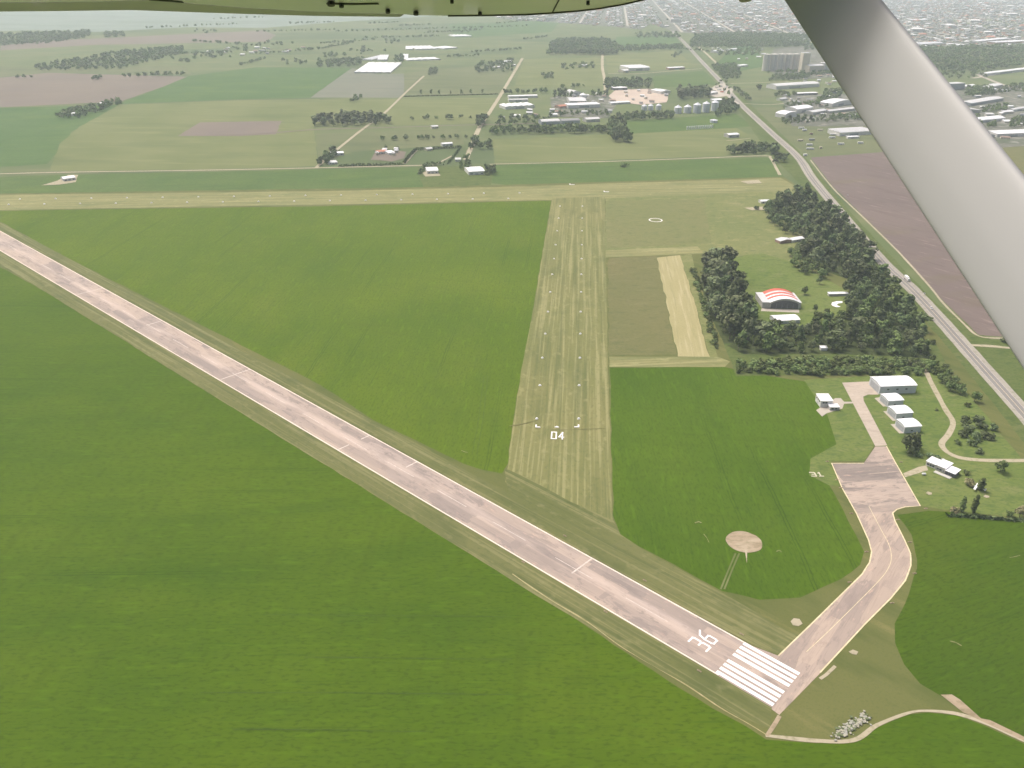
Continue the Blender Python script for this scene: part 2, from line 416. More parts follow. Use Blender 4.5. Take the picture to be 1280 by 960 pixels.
field('redsoil', [(222, 170), (250, 153), (352, 151), (345, 168), (300, 170)], 'small bare pink patch inside the yellow pasture', amp=2)
field('pasture2', [(395, 167), (575, 161), (580, 180), (440, 190), (398, 206)], 'grazed paddock south of the farm track', amp=2)
field('pasture', [(400, 125), (500, 124), (622, 122), (598, 154), (480, 157), (390, 155)], 'yellow green paddock either side of the poplars', amp=2)
field('pasture2', [(505, 92), (550, 86), (640, 80), (625, 118), (505, 120)], 'dull pasture between grey field and the lane', amp=2)
field('far_green', [(560, 30), (700, 26), (690, 40), (570, 48)], 'far green field in front of the town edge', amp=4)
field('pasture', [(655, 74), (752, 72), (755, 108), (642, 110)], 'pale pasture behind the grain works', amp=2)
field('pasture', [(757, 70), (845, 63), (870, 84), (760, 92)], 'brownish pasture beside the highway behind the white plant', amp=2)
field('strip_green', [(815, 96), (880, 88), (897, 106), (818, 110)], 'green paddock by the highway above the silos', amp=2)
field('far_green', [(770, 46), (842, 44), (853, 56), (772, 60)], 'far green field beside the highway near town', amp=3)
field('strip_green', [(770, 152), (920, 142), (940, 158), (775, 172)], 'green paddock in front of the silos', amp=2)
field('pasture', [(616, 174), (770, 168), (920, 160), (955, 178), (905, 195), (618, 205)], 'light green paddock above the white road', amp=2)
field('strip_green', [(-120, 226), (0, 221), (60, 219), (395, 212), (520, 209), (530, 234), (400, 238), (0, 243), (-120, 248)], 'dark green strip field under the white road', amp=1.5)
field('strip_green', [(617, 206), (720, 203), (966, 197), (980, 221), (760, 228), (640, 232), (614, 229)], 'dark green strip field north of the mown cross strip', amp=1.5)
field('lawn2', [(520, 209), (617, 206), (614, 232), (530, 235)], 'grass plot around the two white roofed farm sheds', amp=1.5)
field('pasture2', [(905, 112), (975, 108), (980, 120), (935, 127)], 'pale paddock across the highway from the silos', amp=1.5)
field('pasture2', [(945, 135), (1100, 130), (1150, 186), (1010, 194), (970, 162)], 'rough grass yard holding parked trailers', amp=1.5)
field('far_green', [(930, 45), (960, 82), (910, 92), (895, 80)], 'grass between the highway and tall silos', amp=2)
field('brown', [(1225, 184), (1420, 176), (1500, 270), (1340, 330), (1268, 232)], 'brown field below the white industrial sheds', amp=2)
field('pasture', [(1245, 118), (1290, 116), (1290, 134), (1238, 130)], 'small bright paddock among the industrial sheds', amp=2)
field('pasture2', [(1120, 22), (1290, 24), (1290, 34), (1130, 33)], 'pale open ground inside the far town', amp=6)
# the highway corridor and airfield base
field('lawn2', [(905, 112), (925, 118), (1000, 190), (1060, 262), (1170, 380), (1240, 425), (1420, 420), (1500, 760), (1420, 760), (1280, 600), (1200, 480), (1080, 330), (1010, 240), (960, 190)], 'grassy margins of the highway', name='roadside_grass', cat='grass margin')
sheet('airfield_grass', [(-165, 250), (0, 242), (530, 234), (978, 221), (1012, 240), (1110, 350), (1190, 440), (1420, 730), (1420, 990), (1280, 940), (1230, 920), (1197, 905), (1160, 900), (1135, 905), (1097, 920), (1067, 938), (1017, 940), (957, 935), (862, 880), (767, 822), (670, 770), (518, 668), (360, 556), (175, 440), (0, 345), (-150, 262)], M['olive'], amp=.8, label='olive mown grass of the airfield between runways and crops', cat='grass')
field('near_crop', [(-300, 178), (0, 334), (78, 376), (175, 427), (281, 486), (400, 570), (518, 649), (597, 696), (687, 752), (767, 807), (851, 862), (930, 908), (957, 925), (1017, 929), (1067, 928), (1097, 910), (1135, 894), (1160, 891), (1197, 895), (1230, 907), (1280, 930), (1500, 1060), (1700, 1400), (-900, 1400)], 'huge bright green crop filling the near side of the runway', name='crop_field', amp=1.0, cat='crop field')
field('tri_crop', [(-28, 265), (30, 263), (400, 258), (640, 252), (689, 251), (664, 400), (645, 500), (634, 580), (627, 592), (602, 587), (580, 580), (535, 558), (470, 527), (400, 481), (219, 390), (125, 343), (0, 281)], 'green triangular crop between the runway and the mown strips', name='crop_field', amp=.8, cat='crop field')
field('mid_crop', [(763, 460), (905, 459), (960, 470), (1012, 478), (1036, 520), (1048, 556), (1016, 574), (1013, 592), (1036, 606), (1060, 650), (1080, 690), (1076, 706), (1050, 724), (1000, 747), (950, 750), (902, 739), (840, 704), (795, 682), (776, 668), (767, 645), (764, 560)], 'green crop with the round dirt circle beside the taxiway', name='crop_field', amp=.8, cat='crop field')
field('east_crop', [(1122, 644), (1160, 638), (1195, 641), (1280, 651), (1420, 668), (1420, 985), (1280, 922), (1217, 893), (1175, 870), (1150, 855), (1130, 831), (1120, 805), (1119, 780), (1137, 742), (1147, 700), (1138, 668)], 'dark green crop east of the curving taxiway', name='crop_field', amp=.9, cat='crop field')
# mown strips
sheet('grass_runway', [(-420, 264), (-60, 246), (0, 243.5), (400, 239), (520, 236), (620, 234), (760, 229.5), (976, 222.5), (1004, 238), (900, 244), (760, 248), (690, 250), (400, 256), (30, 262), (-60, 265)], M['stripew'], amp=.8, label='pale yellow mown grass runway running across the far side', cat='grass runway')
sheet('grass_runway', [(690, 248), (756, 246), (757, 312), (760, 455), (763, 560), (765, 640), (770, 665), (700, 640), (632, 603), (640, 540), (652, 460), (667, 385)], M['strip04'], amp=.6, label='broad mown grass runway carrying the white 04 numerals', cat='grass runway')
field('eastmown', [(757, 248), (1000, 238), (1045, 290), (1000, 330), (940, 330), (900, 318), (862, 316), (757, 320)], 'yellowish worn grass at the airfield north east corner', amp=1)
field('brown2', [(758, 251), (880, 249), (890, 304), (758, 311)], 'brownish fallow plot with a small white ring', amp=1.8)
field('stripew', [(757, 313), (872, 308), (880, 317), (757, 322)], 'thin pale mown lane between the two fallow plots', amp=.5)
field('brown', [(760, 323), (820, 320), (846, 443), (761, 444)], 'square brown fallow plot beside the mown strip', amp=1.8)
field('stubble', [(821, 322), (850, 319), (858, 345), (869, 380), (887, 446), (848, 446)], 'pale stubble strip along the tall tree belt', amp=1.8)
field('eastmown', [(850, 319.5), (864, 317.5), (878, 372), (897, 446), (887.5, 446), (869.5, 380), (858.5, 345)], 'dull mown margin between pale stubble and the bushes', amp=.6)
field('stripew', [(761, 446), (897, 446), (912, 452), (906, 459), (762, 459)], 'pale mown lane at the foot of the fallow plots', amp=.5)
field('lawn', [(885, 350), (900, 325), (950, 316), (1000, 330), (1060, 365), (1080, 400), (1040, 425), (930, 430), (890, 400)], 'bright lawn around the striped arched hangar', amp=.8, cat='lawn')
field('lawn2', [(905, 430), (1060, 405), (1170, 430), (1190, 470), (1160, 468), (920, 470)], 'grass between the tree belt and the hedge', amp=.8, cat='grass')
field('floor', [(910, 432), (960, 414), (1010, 412), (1056, 396), (1064, 350), (1040, 342), (1008, 330), (990, 314), (1006, 292), (980, 276), (955, 262), (962, 250), (1010, 245), (1060, 285), (1090, 330), (1104, 352), (1152, 412), (1164, 448), (1060, 443), (930, 443)], 'dark floor under the roadside wood', name='grove_floor', amp=1.5, cat='ground')
field('floor', [(874, 352), (886, 342), (905, 340), (918, 352), (932, 385), (940, 430), (905, 430), (888, 395)], 'dark floor under the western tree belt', name='grove_floor', amp=1.5, cat='ground')
field('lawn', [(1005, 475), (1160, 466), (1200, 480), (1290, 590), (1290, 648), (1195, 640), (1150, 632), (1126, 590), (1094, 556), (1080, 577), (1038, 577), (1050, 608), (1036, 607), (1011, 594), (1013, 574), (1046, 556), (1034, 520)], 'lawn around the white hangars and the flying club house', amp=.8, cat='lawn')
field('plough', [(1013, 197), (1105, 190), (1132, 228), (1180, 300), (1224, 360), (1256, 421), (1224, 419), (1177, 375), (1141, 335), (1120, 310), (1077, 268), (1040, 232)], 'pinkish ploughed field beyond the highway', amp=.8)
sheet('hangar_apron', [(952, 385.5), (999, 387), (999, 391), (951, 389)], M['concrete'], label='grey concrete apron before the striped hangar', cat='pad')
# runway verges: mown bands following the runway
sheet('runway_verge', [RP(-700, -14), RP(RL - 60, -15), RP(RL - 30, -10), RP(RL - 10, -.1), RP(-700, -.1)], M['verge'], amp=.7, world=True, label='mown pale verge on the far side of the paved runway', cat='verge')
sheet('runway_verge', [RP(-700, RW + .1), RP(RL + 30, RW + .1), RP(RL + 36, RW + 12), RP(RL + 20, RW + 16), RP(RL - 100, RW + 17), RP(-700, RW + 17)], M['verge'], amp=.7, world=True, label='mown pale verge on the near side of the paved runway', cat='verge')
field('verge', [(630, 586), (660, 598), (715, 628), (768, 652), (776, 668), (800, 685), (840, 706), (903, 742), (950, 768), (984, 789), (999, 793), (985, 806), (972, 818), (955, 813), (935, 803), (900, 784), (800, 726), (700, 670), (640, 634)], 'wide mown grass wedge between runway and crossing strip', amp=.8, cat='grass')

# ------------------------------------------------------------------ paved runway
rw = sheet('runway', [RP(-900, 0), RP(RL, 0), RP(RL + 30.5, 0), RP(RL + 30.5, RW), RP(-900, RW)], M['runway'], world=True, label='paved pinkish grey runway with white 36 and threshold bars', cat='runway')
pad = sheet('runway_end', [(929, 803.5), (973, 820), (1024.5, 842.5), (974, 894), (964, 886.5), (988, 858)], M['taxi'], label='bare pavement joining the runway end to the taxiway', cat='pavement')
def mark(name, quads, mat, parent, z=None):
    z = lift() if z is None else z
    mb = MB()
    for q in quads: mb.add([(p.x, p.y, z) for p in q], [(0, 1, 2, 3)] if (q[1] - q[0]).cross(q[2] - q[0]).z > 0 else [(3, 2, 1, 0)])
    return mb.build(name, mat, parent)
def rq(s0, s1, t0, t1): return [RP(s0, t0), RP(s1, t0), RP(s1, t1), RP(s0, t1)]
mark('edge_line_paint', [rq(-900, RL + 2, .25, .95), rq(-900, RL + 2, RW - .95, RW - .25)], M['edgepaint'], rw)
mark('threshold_paint', [rq(RL, RL + 30, t, t + 2.05) for t in (.35, 3.75, 7.15, 10.55, 16.2, 19.6, 23.0, 26.4)], M['paint'], rw)
mark('centre_line_paint', [rq(s, s + 27, RW / 2 - .22, RW / 2 + .22) for s in range(-880, int(RL) - 60, 50)], M['wornpaint'], rw)
def cross(px1, px2, w=.9):
    a, b = G(*px1), G(*px2)
    sa = (a - U0).dot(RE); ta = (a - U0).dot(RN); tb = (b - U0).dot(RN)
    return rq(sa - w / 2, sa + w / 2, max(1.2, ta), min(RW - 1.2, tb))
mark('distance_line_paint', [cross((743, 696), (713, 716)), cross((312, 462), (278, 476)), cross((130, 360), (100, 370)), cross((203, 401), (184, 407)), cross((465, 543), (451, 549)), cross((436.5, 556), (424, 563)), cross((524, 576), (507, 584))], M['wornpaint'], rw)
GLYPH = {'3': [[(0, 1), (.9, 1), (1, .9), (1, .6), (.85, .5), (1, .4), (1, .1), (.9, 0), (0, 0)], [(.3, .5), (.85, .5)]],
         '6': [[(1, 1), (.25, .82), (0, .5), (0, .1), (.12, 0), (.9, 0), (1, .1), (1, .42), (.9, .5), (.05, .5)]],
         '0': [[(0, 0), (0, 1), (1, 1), (1, 0), (0, 0)]],
         '4': [[(.75, 0), (.75, 1), (0, .3), (1, .3)]],
         '1': [[(.5, 0), (.5, 1), (.2, .8)], [(.2, 0), (1, 0)]]}
def glyph_quads(ch, o, ex, ey, w, h, st):
    out = []
    for line in GLYPH[ch]:
        P = [o + ex * (x * w) + ey * (y * h) for x, y in line]
        for a, b in zip(P, P[1:]):
            d = (b - a).normalized(); n = Vector((-d.y, d.x, 0)) * (st / 2); e = d * st * .5
            out.append([a - e + n, a - e - n, b + e - n, b + e + n])
    return out
ctr = G(879, 801)
for k, ch in enumerate('36'):
    o = ctr - RE * -5.1 + RN * (5.2 - 6.6 * k) + RN * .2
    z0 = lift()
    mb = MB()
    for i, q in enumerate(glyph_quads(ch, o, -RN, -RE, 3.9, 10.2, 1.0)):
        mb.add([(p.x, p.y, z0 + .003 * i) for p in q], [(0, 1, 2, 3)] if (q[1] - q[0]).cross(q[2] - q[0]).z > 0 else [(3, 2, 1, 0)])
    mb.build('runway_number_paint', M['paint'], rw)

# taxiway and apron
TL = [(1052, 610), (1070, 642), (1085, 675), (1089, 690), (1086.5, 703), (1077, 718), (1015, 779), (972, 820)]
TR = [(1116, 641.5), (1119, 651), (1131, 675), (1138.5, 692), (1139, 707), (1132, 726), (1114, 748), (1081, 781), (1024.5, 842.5)]
def smooth_px(p): return [(v.x, v.y) for v in curve_pts([Vector((a, b, 0)) for a, b in p], 5)]
tw = sheet('taxiway', smooth_px(TL) + smooth_px(TR)[::-1], M['taxi'], label='pale curving taxiway joining the apron to the runway end', cat='taxiway')
ap = sheet('apron', [(1038.7, 579), (1080, 579), (1094, 558.5), (1108, 558), (1120, 579), (1151, 633), (1143, 633), (1131, 634.5), (1121, 637.5), (1116, 641.5), (1090, 643), (1070, 642), (1052, 610)], M['apron'], label='stained four sided aircraft parking apron', cat='apron')
ribbon('edge_line_paint', [(1080, 579.3), (1039.5, 579.3), (1052.5, 610), (1070.5, 642), (1085.5, 675), (1089.5, 690), (1087, 703), (1077.5, 718), (1015.5, 779), (973, 820)], .7, M['yellow'], smooth=False, parent=tw)
ribbon('edge_line_paint', [(1108, 558), (1119.5, 579), (1150.3, 632.6), (1131, 634), (1121, 637), (1115.8, 641.5), (1118.5, 651), (1130.5, 675), (1138, 692), (1138.5, 707), (1131.5, 726), (1113.5, 748), (1080.5, 781), (1025, 841)], .7, M['yellow'], smooth=False, parent=tw)
ribbon('centre_line_paint', [(1086, 633), (1100, 660), (1111, 681), (1114, 697), (1110, 711), (1095, 730), (1040, 785), (1008, 815)], .28, M['yellow'], parent=tw)
rd = sheet('apron_road', [(1094, 558), (1052.6, 478.6), (1088.5, 477), (1098, 493.5), (1085, 493.5), (1079, 496), (1079.5, 501), (1109, 557)], M['drive'], label='pale straight drive from the apron to the big hangar', cat='drive')
for q, lb in (([(1093, 498), (1104, 508.5), (1111, 508), (1101, 496.5)], 'first'), ([(1104, 514.5), (1116, 526.5), (1121, 526), (1111, 513.5)], 'second'), ([(1113, 530.5), (1124, 542), (1131, 542), (1122, 530)], 'third')):
    sheet('hangar_apron', q, M['concrete'], label=f'pale concrete pad before the {lb} small hangar below the big one', cat='pad')
sheet('path', [(1129, 592), (1148, 584), (1158, 582), (1160, 588), (1131, 597)], M['gravel'], label='short path from the apron to the club house', cat='path')
sheet('terrace', [(1020, 513), (1044, 498), (1051, 498), (1055, 502.5), (1066, 502.5), (1066, 504.5), (1055, 505), (1053, 511), (1033, 517), (1027.5, 521)], M['concrete'], label='small paved terrace around the control building', cat='terrace')
ribbon('gravel_track', [(1120, 452), (1140, 451), (1154, 459), (1166, 483), (1182, 512), (1191, 528), (1186, 543), (1177, 556), (1190, 569), (1219, 575), (1280, 576), (1420, 574)], 4.2, M['gravel'], wob=.25, label='winding pale gravel track behind the hangars', cat='track')
ribbon('gravel_track', [(1208, 431.5), (1240, 433), (1280, 436), (1420, 440)], 4.5, M['gravel'], wob=.2, label='pale side track leaving the highway by the ploughed field', cat='track')
ribbon('farm_track', [(1013, 200), (1040, 234), (1077, 270), (1120, 312), (1162, 358), (1177, 377), (1205, 405), (1224, 420.5), (1254, 423)], 2.5, M['gravel'], wob=.4, label='thin sandy track along the ploughed field edge', cat='track')
ribbon('gravel_track', [(957, 921), (1017, 926), (1067, 925.5), (1097, 907), (1135, 892), (1160, 889), (1197, 893), (1230, 904), (1280, 927), (1420, 990)], 1.7, M['gravel'], wob=.8, label='pale dirt track round the foot of the airfield', cat='track')
sheet('dirt_patch', [(1175, 869), (1190, 869), (1200, 875), (1215, 888), (1226, 898), (1236, 900), (1280, 921), (1280, 926), (1230, 903), (1204, 891), (1192, 882)], M['dirtpad'], amp=.8, label='bare earth spreading beside the near dirt track', cat='bare ground')
ribbon('dirt_track', [(974, 895), (968, 905), (958, 920)], 1.8, M['dirtpad'], wob=.3, label='short dirt spur at the runway end', cat='track')
ribbon('kerb_strip', [(1025, 849), (1033, 843.5), (1044, 833)], 1.6, M['gravel'], smooth=False, label='pale concrete strip beside the taxiway mouth', cat='strip')
ribbon('verge_edge', [(640, 718), (687, 749), (727, 773), (767, 803), (800, 823), (851, 853), (900, 885), (930, 903), (957, 920)], .6, M['stubble'], wob=1.2, label='thin pale bare line between near verge and crop', cat='bare ground')
# round circle, its spur and tracks
cc = G(930, 677.5); rad = (G(952, 677.5) - G(908, 677.5)).length / 2
sheet('dirt_circle', [cc + Vector((math.cos(a), math.sin(a), 0)) * rad for a in [i * math.tau / 40 for i in range(40)]], M['dirtpad'], amp=.5, seg=2, world=True, label='round bare earth circle in the green crop', cat='bare ground')
sheet('dirt_spur', [(931, 688), (934, 688), (933.5, 705)], M['gravel'], label='thin pale spike below the earth circle', cat='bare ground')
for dx, lb in ((0, 'western'), (4.5, 'eastern')):
    ribbon('wheel_track', [(919.5 + dx, 692), (911 + dx, 712), (901 + dx, 737)], .9, M['pasture'], wob=.2, label=f'{lb} wheel track of the pair below the earth circle', cat='track')
rc = G(819.5, 275.3); rr = (G(827.5, 275.3) - G(811.5, 275.3)).length / 2
z = lift(); mb = MB(); n = 40
for i in range(n):
    a0, a1 = math.tau * i / n, math.tau * (i + 1) / n
    mb.add([rc + Vector((math.cos(a) * q, math.sin(a) * q, z)) for a, q in ((a0, rr - 1), (a0, rr + .6), (a1, rr + .6), (a1, rr - 1))], [(0, 1, 2, 3)])
tag(mb.build('white_ring', M['paint']), 'white painted ring lying on the brownish plot', 'ground ring', kind='structure')
for q, lb in (([(988, 777), (992, 773), (999, 774), (1003, 780), (998, 783), (991, 782)], 'north'), ([(1061, 815), (1066, 812), (1073, 815), (1070, 819), (1065, 818)], 'south')):
    sheet('dirt_patch', q, M['gravel'], amp=.3, seg=2, label=f'small pale earth patch on the {lb} side of the taxiway mouth', cat='bare ground')
# faint wheel tracks in crops and drains on the strip
for i, (x, y0, x2, y1) in enumerate(((605, 470, 590, 570), (610, 470, 596, 570), (850, 560, 852, 665), (985, 560, 970, 700), (700, 470, 690, 620))):
    if i in (0, 1):
        ribbon('wheel_track', [(x, y0), ((x + x2) / 2 + 1, (y0 + y1) / 2), (x2, y1)], .22, M['drill'], wob=.3, label=['first', 'second', 'third', 'fourth'][i] + ' faint sprayer wheel track in the crops', cat='track')
for y, x0, x1 in ((769, 330, 640), (822, 380, 640), (866, 250, 640), (912, 290, 540)):
    ribbon('wheel_track', [(x0, y), ((x0 + x1) / 2, y + 1), (x1, y + 2.5)], .22, M['drill'], wob=.5, label=f'faint dark drill line in the near crop, {["upper", "second", "third", "lowest"][(769, 822, 866, 912).index(y)]} one', cat='track')
ribbon('drain_mark', [(637, 533), (655, 530), (672, 525)], 1.1, M['brown'], wob=.6, label='dark scuff left of the numerals on the mown strip', cat='track')
ribbon('drain_mark', [(688, 537.5), (722, 537), (757, 536)], .5, M['brown'], wob=.9, label='dark line across the mown strip above the numerals', cat='track')
# 04 and 31 on the grass
def ground_sign(name, chars, c, ex, ey, w, h, gap, st, mat, label):
    root = None
    total = len(chars) * w + (len(chars) - 1) * gap
    mb = MB()
    for k, ch in enumerate(chars):
        o = c - ex * total / 2 + ex * (k * (w + gap)) - ey * h / 2
        z0 = lift()
        for i, q in enumerate(glyph_quads(ch, o, ex, ey, w, h, st)):
            zz = z0 + .003 * i
            top = [Vector((p.x, p.y, zz + .12)) for p in q]; bot = [Vector((p.x, p.y, zz)) for p in q]
            if (q[1] - q[0]).cross(q[2] - q[0]).z < 0: top.reverse(); bot.reverse()
            mb.add(top + bot, [(0, 1, 2, 3)] + [(4 + j, 4 + (j + 1) % 4, (j + 1) % 4, j) for j in range(4)])
    o = mb.build(name, mat)
    return tag(o, label, 'ground numerals')
GX = Vector((GE.y, -GE.x, 0))
ground_sign('ground_numeral', '04', G(697, 545), GX, GE, 3.3, 9.6, 2.0, 1.0, M['paint'], 'white numerals 04 laid out on the mown grass strip')
pale = plain('weathered_stone_white', (.5, .48, .36), .8, .2, .8)
a_ = (G(1120, 579) - G(1040, 579)).normalized()
ground_sign('ground_numeral', '31', G(1020.5, 593.5), a_, Vector((-a_.y, a_.x, 0)), 3.0, 4.6, 1.6, .9, pale, 'faded numerals 31 in the grass west of the apron')
def ell(c, ex, ey, label):
    mb = MB(); st = .6
    for q in ([c - ex * .3 - ey * .4, c + ex * 3.4 - ey * .4, c + ex * 3.4 + ey * .7, c - ex * .3 + ey * .7], [c - ex * .3 + ey * .75, c + ex * .8 + ey * .75, c + ex * .8 + ey * 3.6, c - ex * .3 + ey * 3.6]):
        if (q[1] - q[0]).cross(q[2] - q[0]).z < 0: q = q[::-1]
        mb.add([Vector((p.x, p.y, .62)) for p in q] + [Vector((p.x, p.y, .05)) for p in q], [(0, 1, 2, 3)] + [(4 + j, 4 + (j + 1) % 4, (j + 1) % 4, j) for j in range(4)])
    return tag(mb.build('corner_marker', M['paint']), label, 'runway marker')
ell(G(669.5, 534.5), GX, GE, 'white L-shaped corner marker below the western marker row')
ell(G(723.5, 534.5), -GX, GE, 'white L-shaped corner marker below the eastern marker row')
mb = MB(); c = G(696, 534.5)
mb.box(-1.6, -.5, .05, 1.6, .5, .6).box(-.5, .52, .05, .5, 1.5, .55)
o = mb.build('centre_marker', M['paint']); o.location = c; o.rotation_euler.z = GANG - math.pi / 2
tag(o, 'small white centre marker just above the 04 numerals', 'runway marker')

# ------------------------------------------------------------------ roads
ribbon('road_shoulder', HW, 16, M['shoulder'], label='pale gravel shoulders of the highway', cat='shoulder', wob=.06)
hw = ribbon('highway', HW, 8.2, M['asphalt'], label='grey two lane highway running to the far town', cat='highway', offset=-.4)
ribbon('edge_line_paint', HW, .3, M['wornpaint'], parent=hw, offset=3.4)
ribbon('edge_line_paint', HW, .3, M['wornpaint'], parent=hw, offset=-4.2)
ribbon('centre_line_paint', HW, .35, M['yellow'], parent=hw, offset=-.4)
sheet('paved_yard', [(884, 118), (892, 108), (905, 104), (917, 112), (912, 120), (926, 131), (918, 128), (908, 120), (895, 122)], M['concrete'], amp=1, label='grey truck yard between silos and the highway', cat='yard')
ribbon('service_road', [(893, 50), (872, 55), (884, 68), (897, 80)], 9, M['gravel'], label='pale service road branching beside the highway', cat='road')
ribbon('country_road', [(-120, 220.5), (0, 217.5), (80, 215.5), (250, 213), (398, 210), (520, 207), (530, 206)], 6, M['gravel'], wob=.15, label='white unpaved road west of the farm sheds', cat='road')
ribbon('country_road', [(612, 205.5), (700, 203.5), (760, 202), (860, 198.5), (952, 195), (963, 198), (970, 210), (975, 219)], 5, M['gravel'], wob=.2, label='white unpaved road east of the farm sheds to the highway', cat='road')
ribbon('lane', [(395, 210), (412, 195), (440, 172), (461, 156), (480, 142), (508, 115), (530, 95)], 6, M['gravel'], wob=.25, label='pale diagonal lane past the poplar wood', cat='lane')
ribbon('lane', [(582, 200), (590, 182), (600, 158), (611, 142), (625, 120), (640, 95), (653, 73)], 9, M['gravel'], wob=.3, label='white straight lane west of the grain works', cat='lane')
ribbon('lane', [(757, 118), (756, 100), (753, 85), (753, 68)], 9, M['gravel'], wob=.3, label='white lane behind the red yard', cat='lane')
ribbon('farm_track', [(250, 170), (330, 167), (395, 162), (470, 160), (600, 156), (690, 154)], 7, M['redsoil'], wob=.3, label='sandy farm track below the poplar wood', cat='track')
ribbon('lane', [(760, 92), (800, 92), (862, 87), (878, 86)], 7, M['gravel'], label='pale access road to the white plant', cat='lane')
ribbon('lane', [(913, 104.5), (950, 103.5), (985, 102)], 6, M['gravel'], label='pale road to the long warehouse', cat='lane')
ribbon('lane', [(930, 129.5), (960, 131), (985, 129)], 6, M['gravel'], label='pale road to the domed sheds', cat='lane')
ribbon('lane', [(565, 195), (548, 204), (541, 207)], 4, M['gravel'], label='short drive between the hedges', cat='lane')
ribbon('lane', [(505, 205), (516, 192), (520, 188)], 7, M['gravel'], label='short farm drive east of the pink yard', cat='lane')
ribbon('farm_track', [(938, 173), (920, 175), (908, 176)], 3, M['gravel'], label='track to the lone white roofed barn', cat='track')
sheet('farmyard', [(463, 200), (470, 190), (490, 188), (508, 190), (505, 198), (490, 202)], M['redsoil'], amp=1.5, label='pinkish farmyard beside the whitewashed farm', cat='yard')
sheet('farmyard', [(52, 232), (72, 226), (85, 219), (98, 219), (95, 228), (75, 231)], M['gravel'], amp=1.5, label='white scraped yard by the western road', cat='yard')
sheet('farmyard', [(527, 216), (545, 212), (551, 220), (532, 221)], M['gravel'], amp=1, label='pale yard beside the western farm shed', cat='yard')
sheet('red_yard', [(757, 124), (770, 112), (810, 111), (836, 114), (834, 128), (800, 131), (770, 127)], M['redyard'], amp=2, label='red earth yard of the grain works', cat='yard')
sheet('works_yard', [(688, 122), (756, 118), (772, 128), (760, 148), (690, 146)], M['town'], amp=2, label='pale yard of the grain works', cat='yard')
sheet('works_yard', [(968, 60), (1036, 56), (1060, 96), (985, 100), (955, 86)], M['town'], amp=2, label='pale yard around the tall silos', cat='yard')
sheet('works_yard', [(1180, 110), (1300, 105), (1300, 182), (1228, 186)], M['town'], amp=2, label='grey yards of the eastern industrial sheds', cat='yard')
sheet('works_yard', [(975, 118), (1080, 118), (1100, 158), (990, 158)], M['town'], amp=2, label='grey yards among the warehouses by the strut', cat='yard')
for y0, x0, x1, lb in ((301, 930, 960, 'upper'), (268, 925, 948, 'lower')):
    sheet('worn_patch', [(x0, y0 - 41), (x1, y0 - 43), (x1 + 4, y0 - 39), (x0 + 10, y0 - 38)], M['gravel'], amp=1, label=f'{lb} worn pale grass patch west of the pines', cat='bare ground')
# ------------------------------------------------------------------ buildings
B = {}
B['white_roof'] = plain('white_sheet_roof', (.76, .77, .79), .45, .1, .35, streak=True)
B['pale_roof'] = plain('pale_grey_roof', (.56, .565, .57), .55, .12, .3)
B['grey_roof'] = plain('grey_sheet_roof', (.25, .255, .26), .55, .15, .3)
B['red_roof'] = plain('red_tile_roof', (.42, .17, .11), .7, .2, .5)
B['rust_roof'] = plain('rusty_roof', (.3, .21, .17), .7, .25, .4)
B['redband'] = plain('red_painted_sheet', (.56, .11, .07), .5, .1, .5)
B['white_wall'] = plain('white_wall', (.68, .67, .64), .8, .1, .4)
B['pale_wall'] = plain('pale_wall', (.48, .47, .44), .8, .12, .4)
B['grey_wall'] = plain('grey_metal_wall', (.36, .38, .4), .6, .1, .4)
B['skylight'] = plain('skylight_sheet', (.5, .56, .6), .3, .1, 1)
B['hangar_wall'] = plain('pale_sheet_wall', (.58, .6, .62), .6, .08, .6, streak=True)
B['blue_wall'] = plain('blue_grey_wall', (.34, .37, .42), .6, .1, .4)
B['brick_wall'] = plain('brick_wall', (.4, .27, .21), .85, .2, .6)
B['dark'] = plain('dark_opening', (.035, .037, .04), .5, .2, .5)
B['darkgrey'] = plain('dark_grey_front', (.14, .14, .15), .6, .2, .5)
B['door'] = plain('metal_door', (.42, .43, .44), .5, .1, .7)
B['glass'] = plain('window_glass', (.05, .06, .07), .12, .1, 1, spec=.6)
B['concrete'] = plain('silo_concrete', (.58, .555, .52), .85, .12, .15, streak=True)
B['galv'] = plain('galvanised_bin', (.62, .64, .69), .4, .08, .3, streak=True)
B['cream'] = plain('cream_wall', (.58, .53, .42), .8, .1, .4)
B['tyre'] = plain('tyre_rubber', (.02, .02, .02), .8, .1, 3)
B['steel'] = plain('steel_frame', (.3, .31, .32), .5, .1, 2)
B['white'] = plain('white_gloss', (.78, .78, .78), .3, .04, 2)
B['greenhouse'] = plain('white_greenhouse_film', (.8, .81, .82), .35, .04, .1)

def profile(kind, W, eave, rise, n=12):
    if kind == 'gable': return [(0, eave), (W / 2, eave + rise), (W, eave)]
    if kind == 'mono': return [(0, eave), (W, eave + rise)]
    if kind == 'arch':
        return [(W * i / n, eave + rise * math.sin(math.pi * i / n) ** .8) for i in range(n + 1)]
    if kind == 'saw':
        out = []; k = 5
        for i in range(k):
            out += [(W * i / k, eave), (W * (i + .82) / k, eave + rise)]
        return out + [(W, eave)]
    return [(0, eave), (W, eave + .001)]

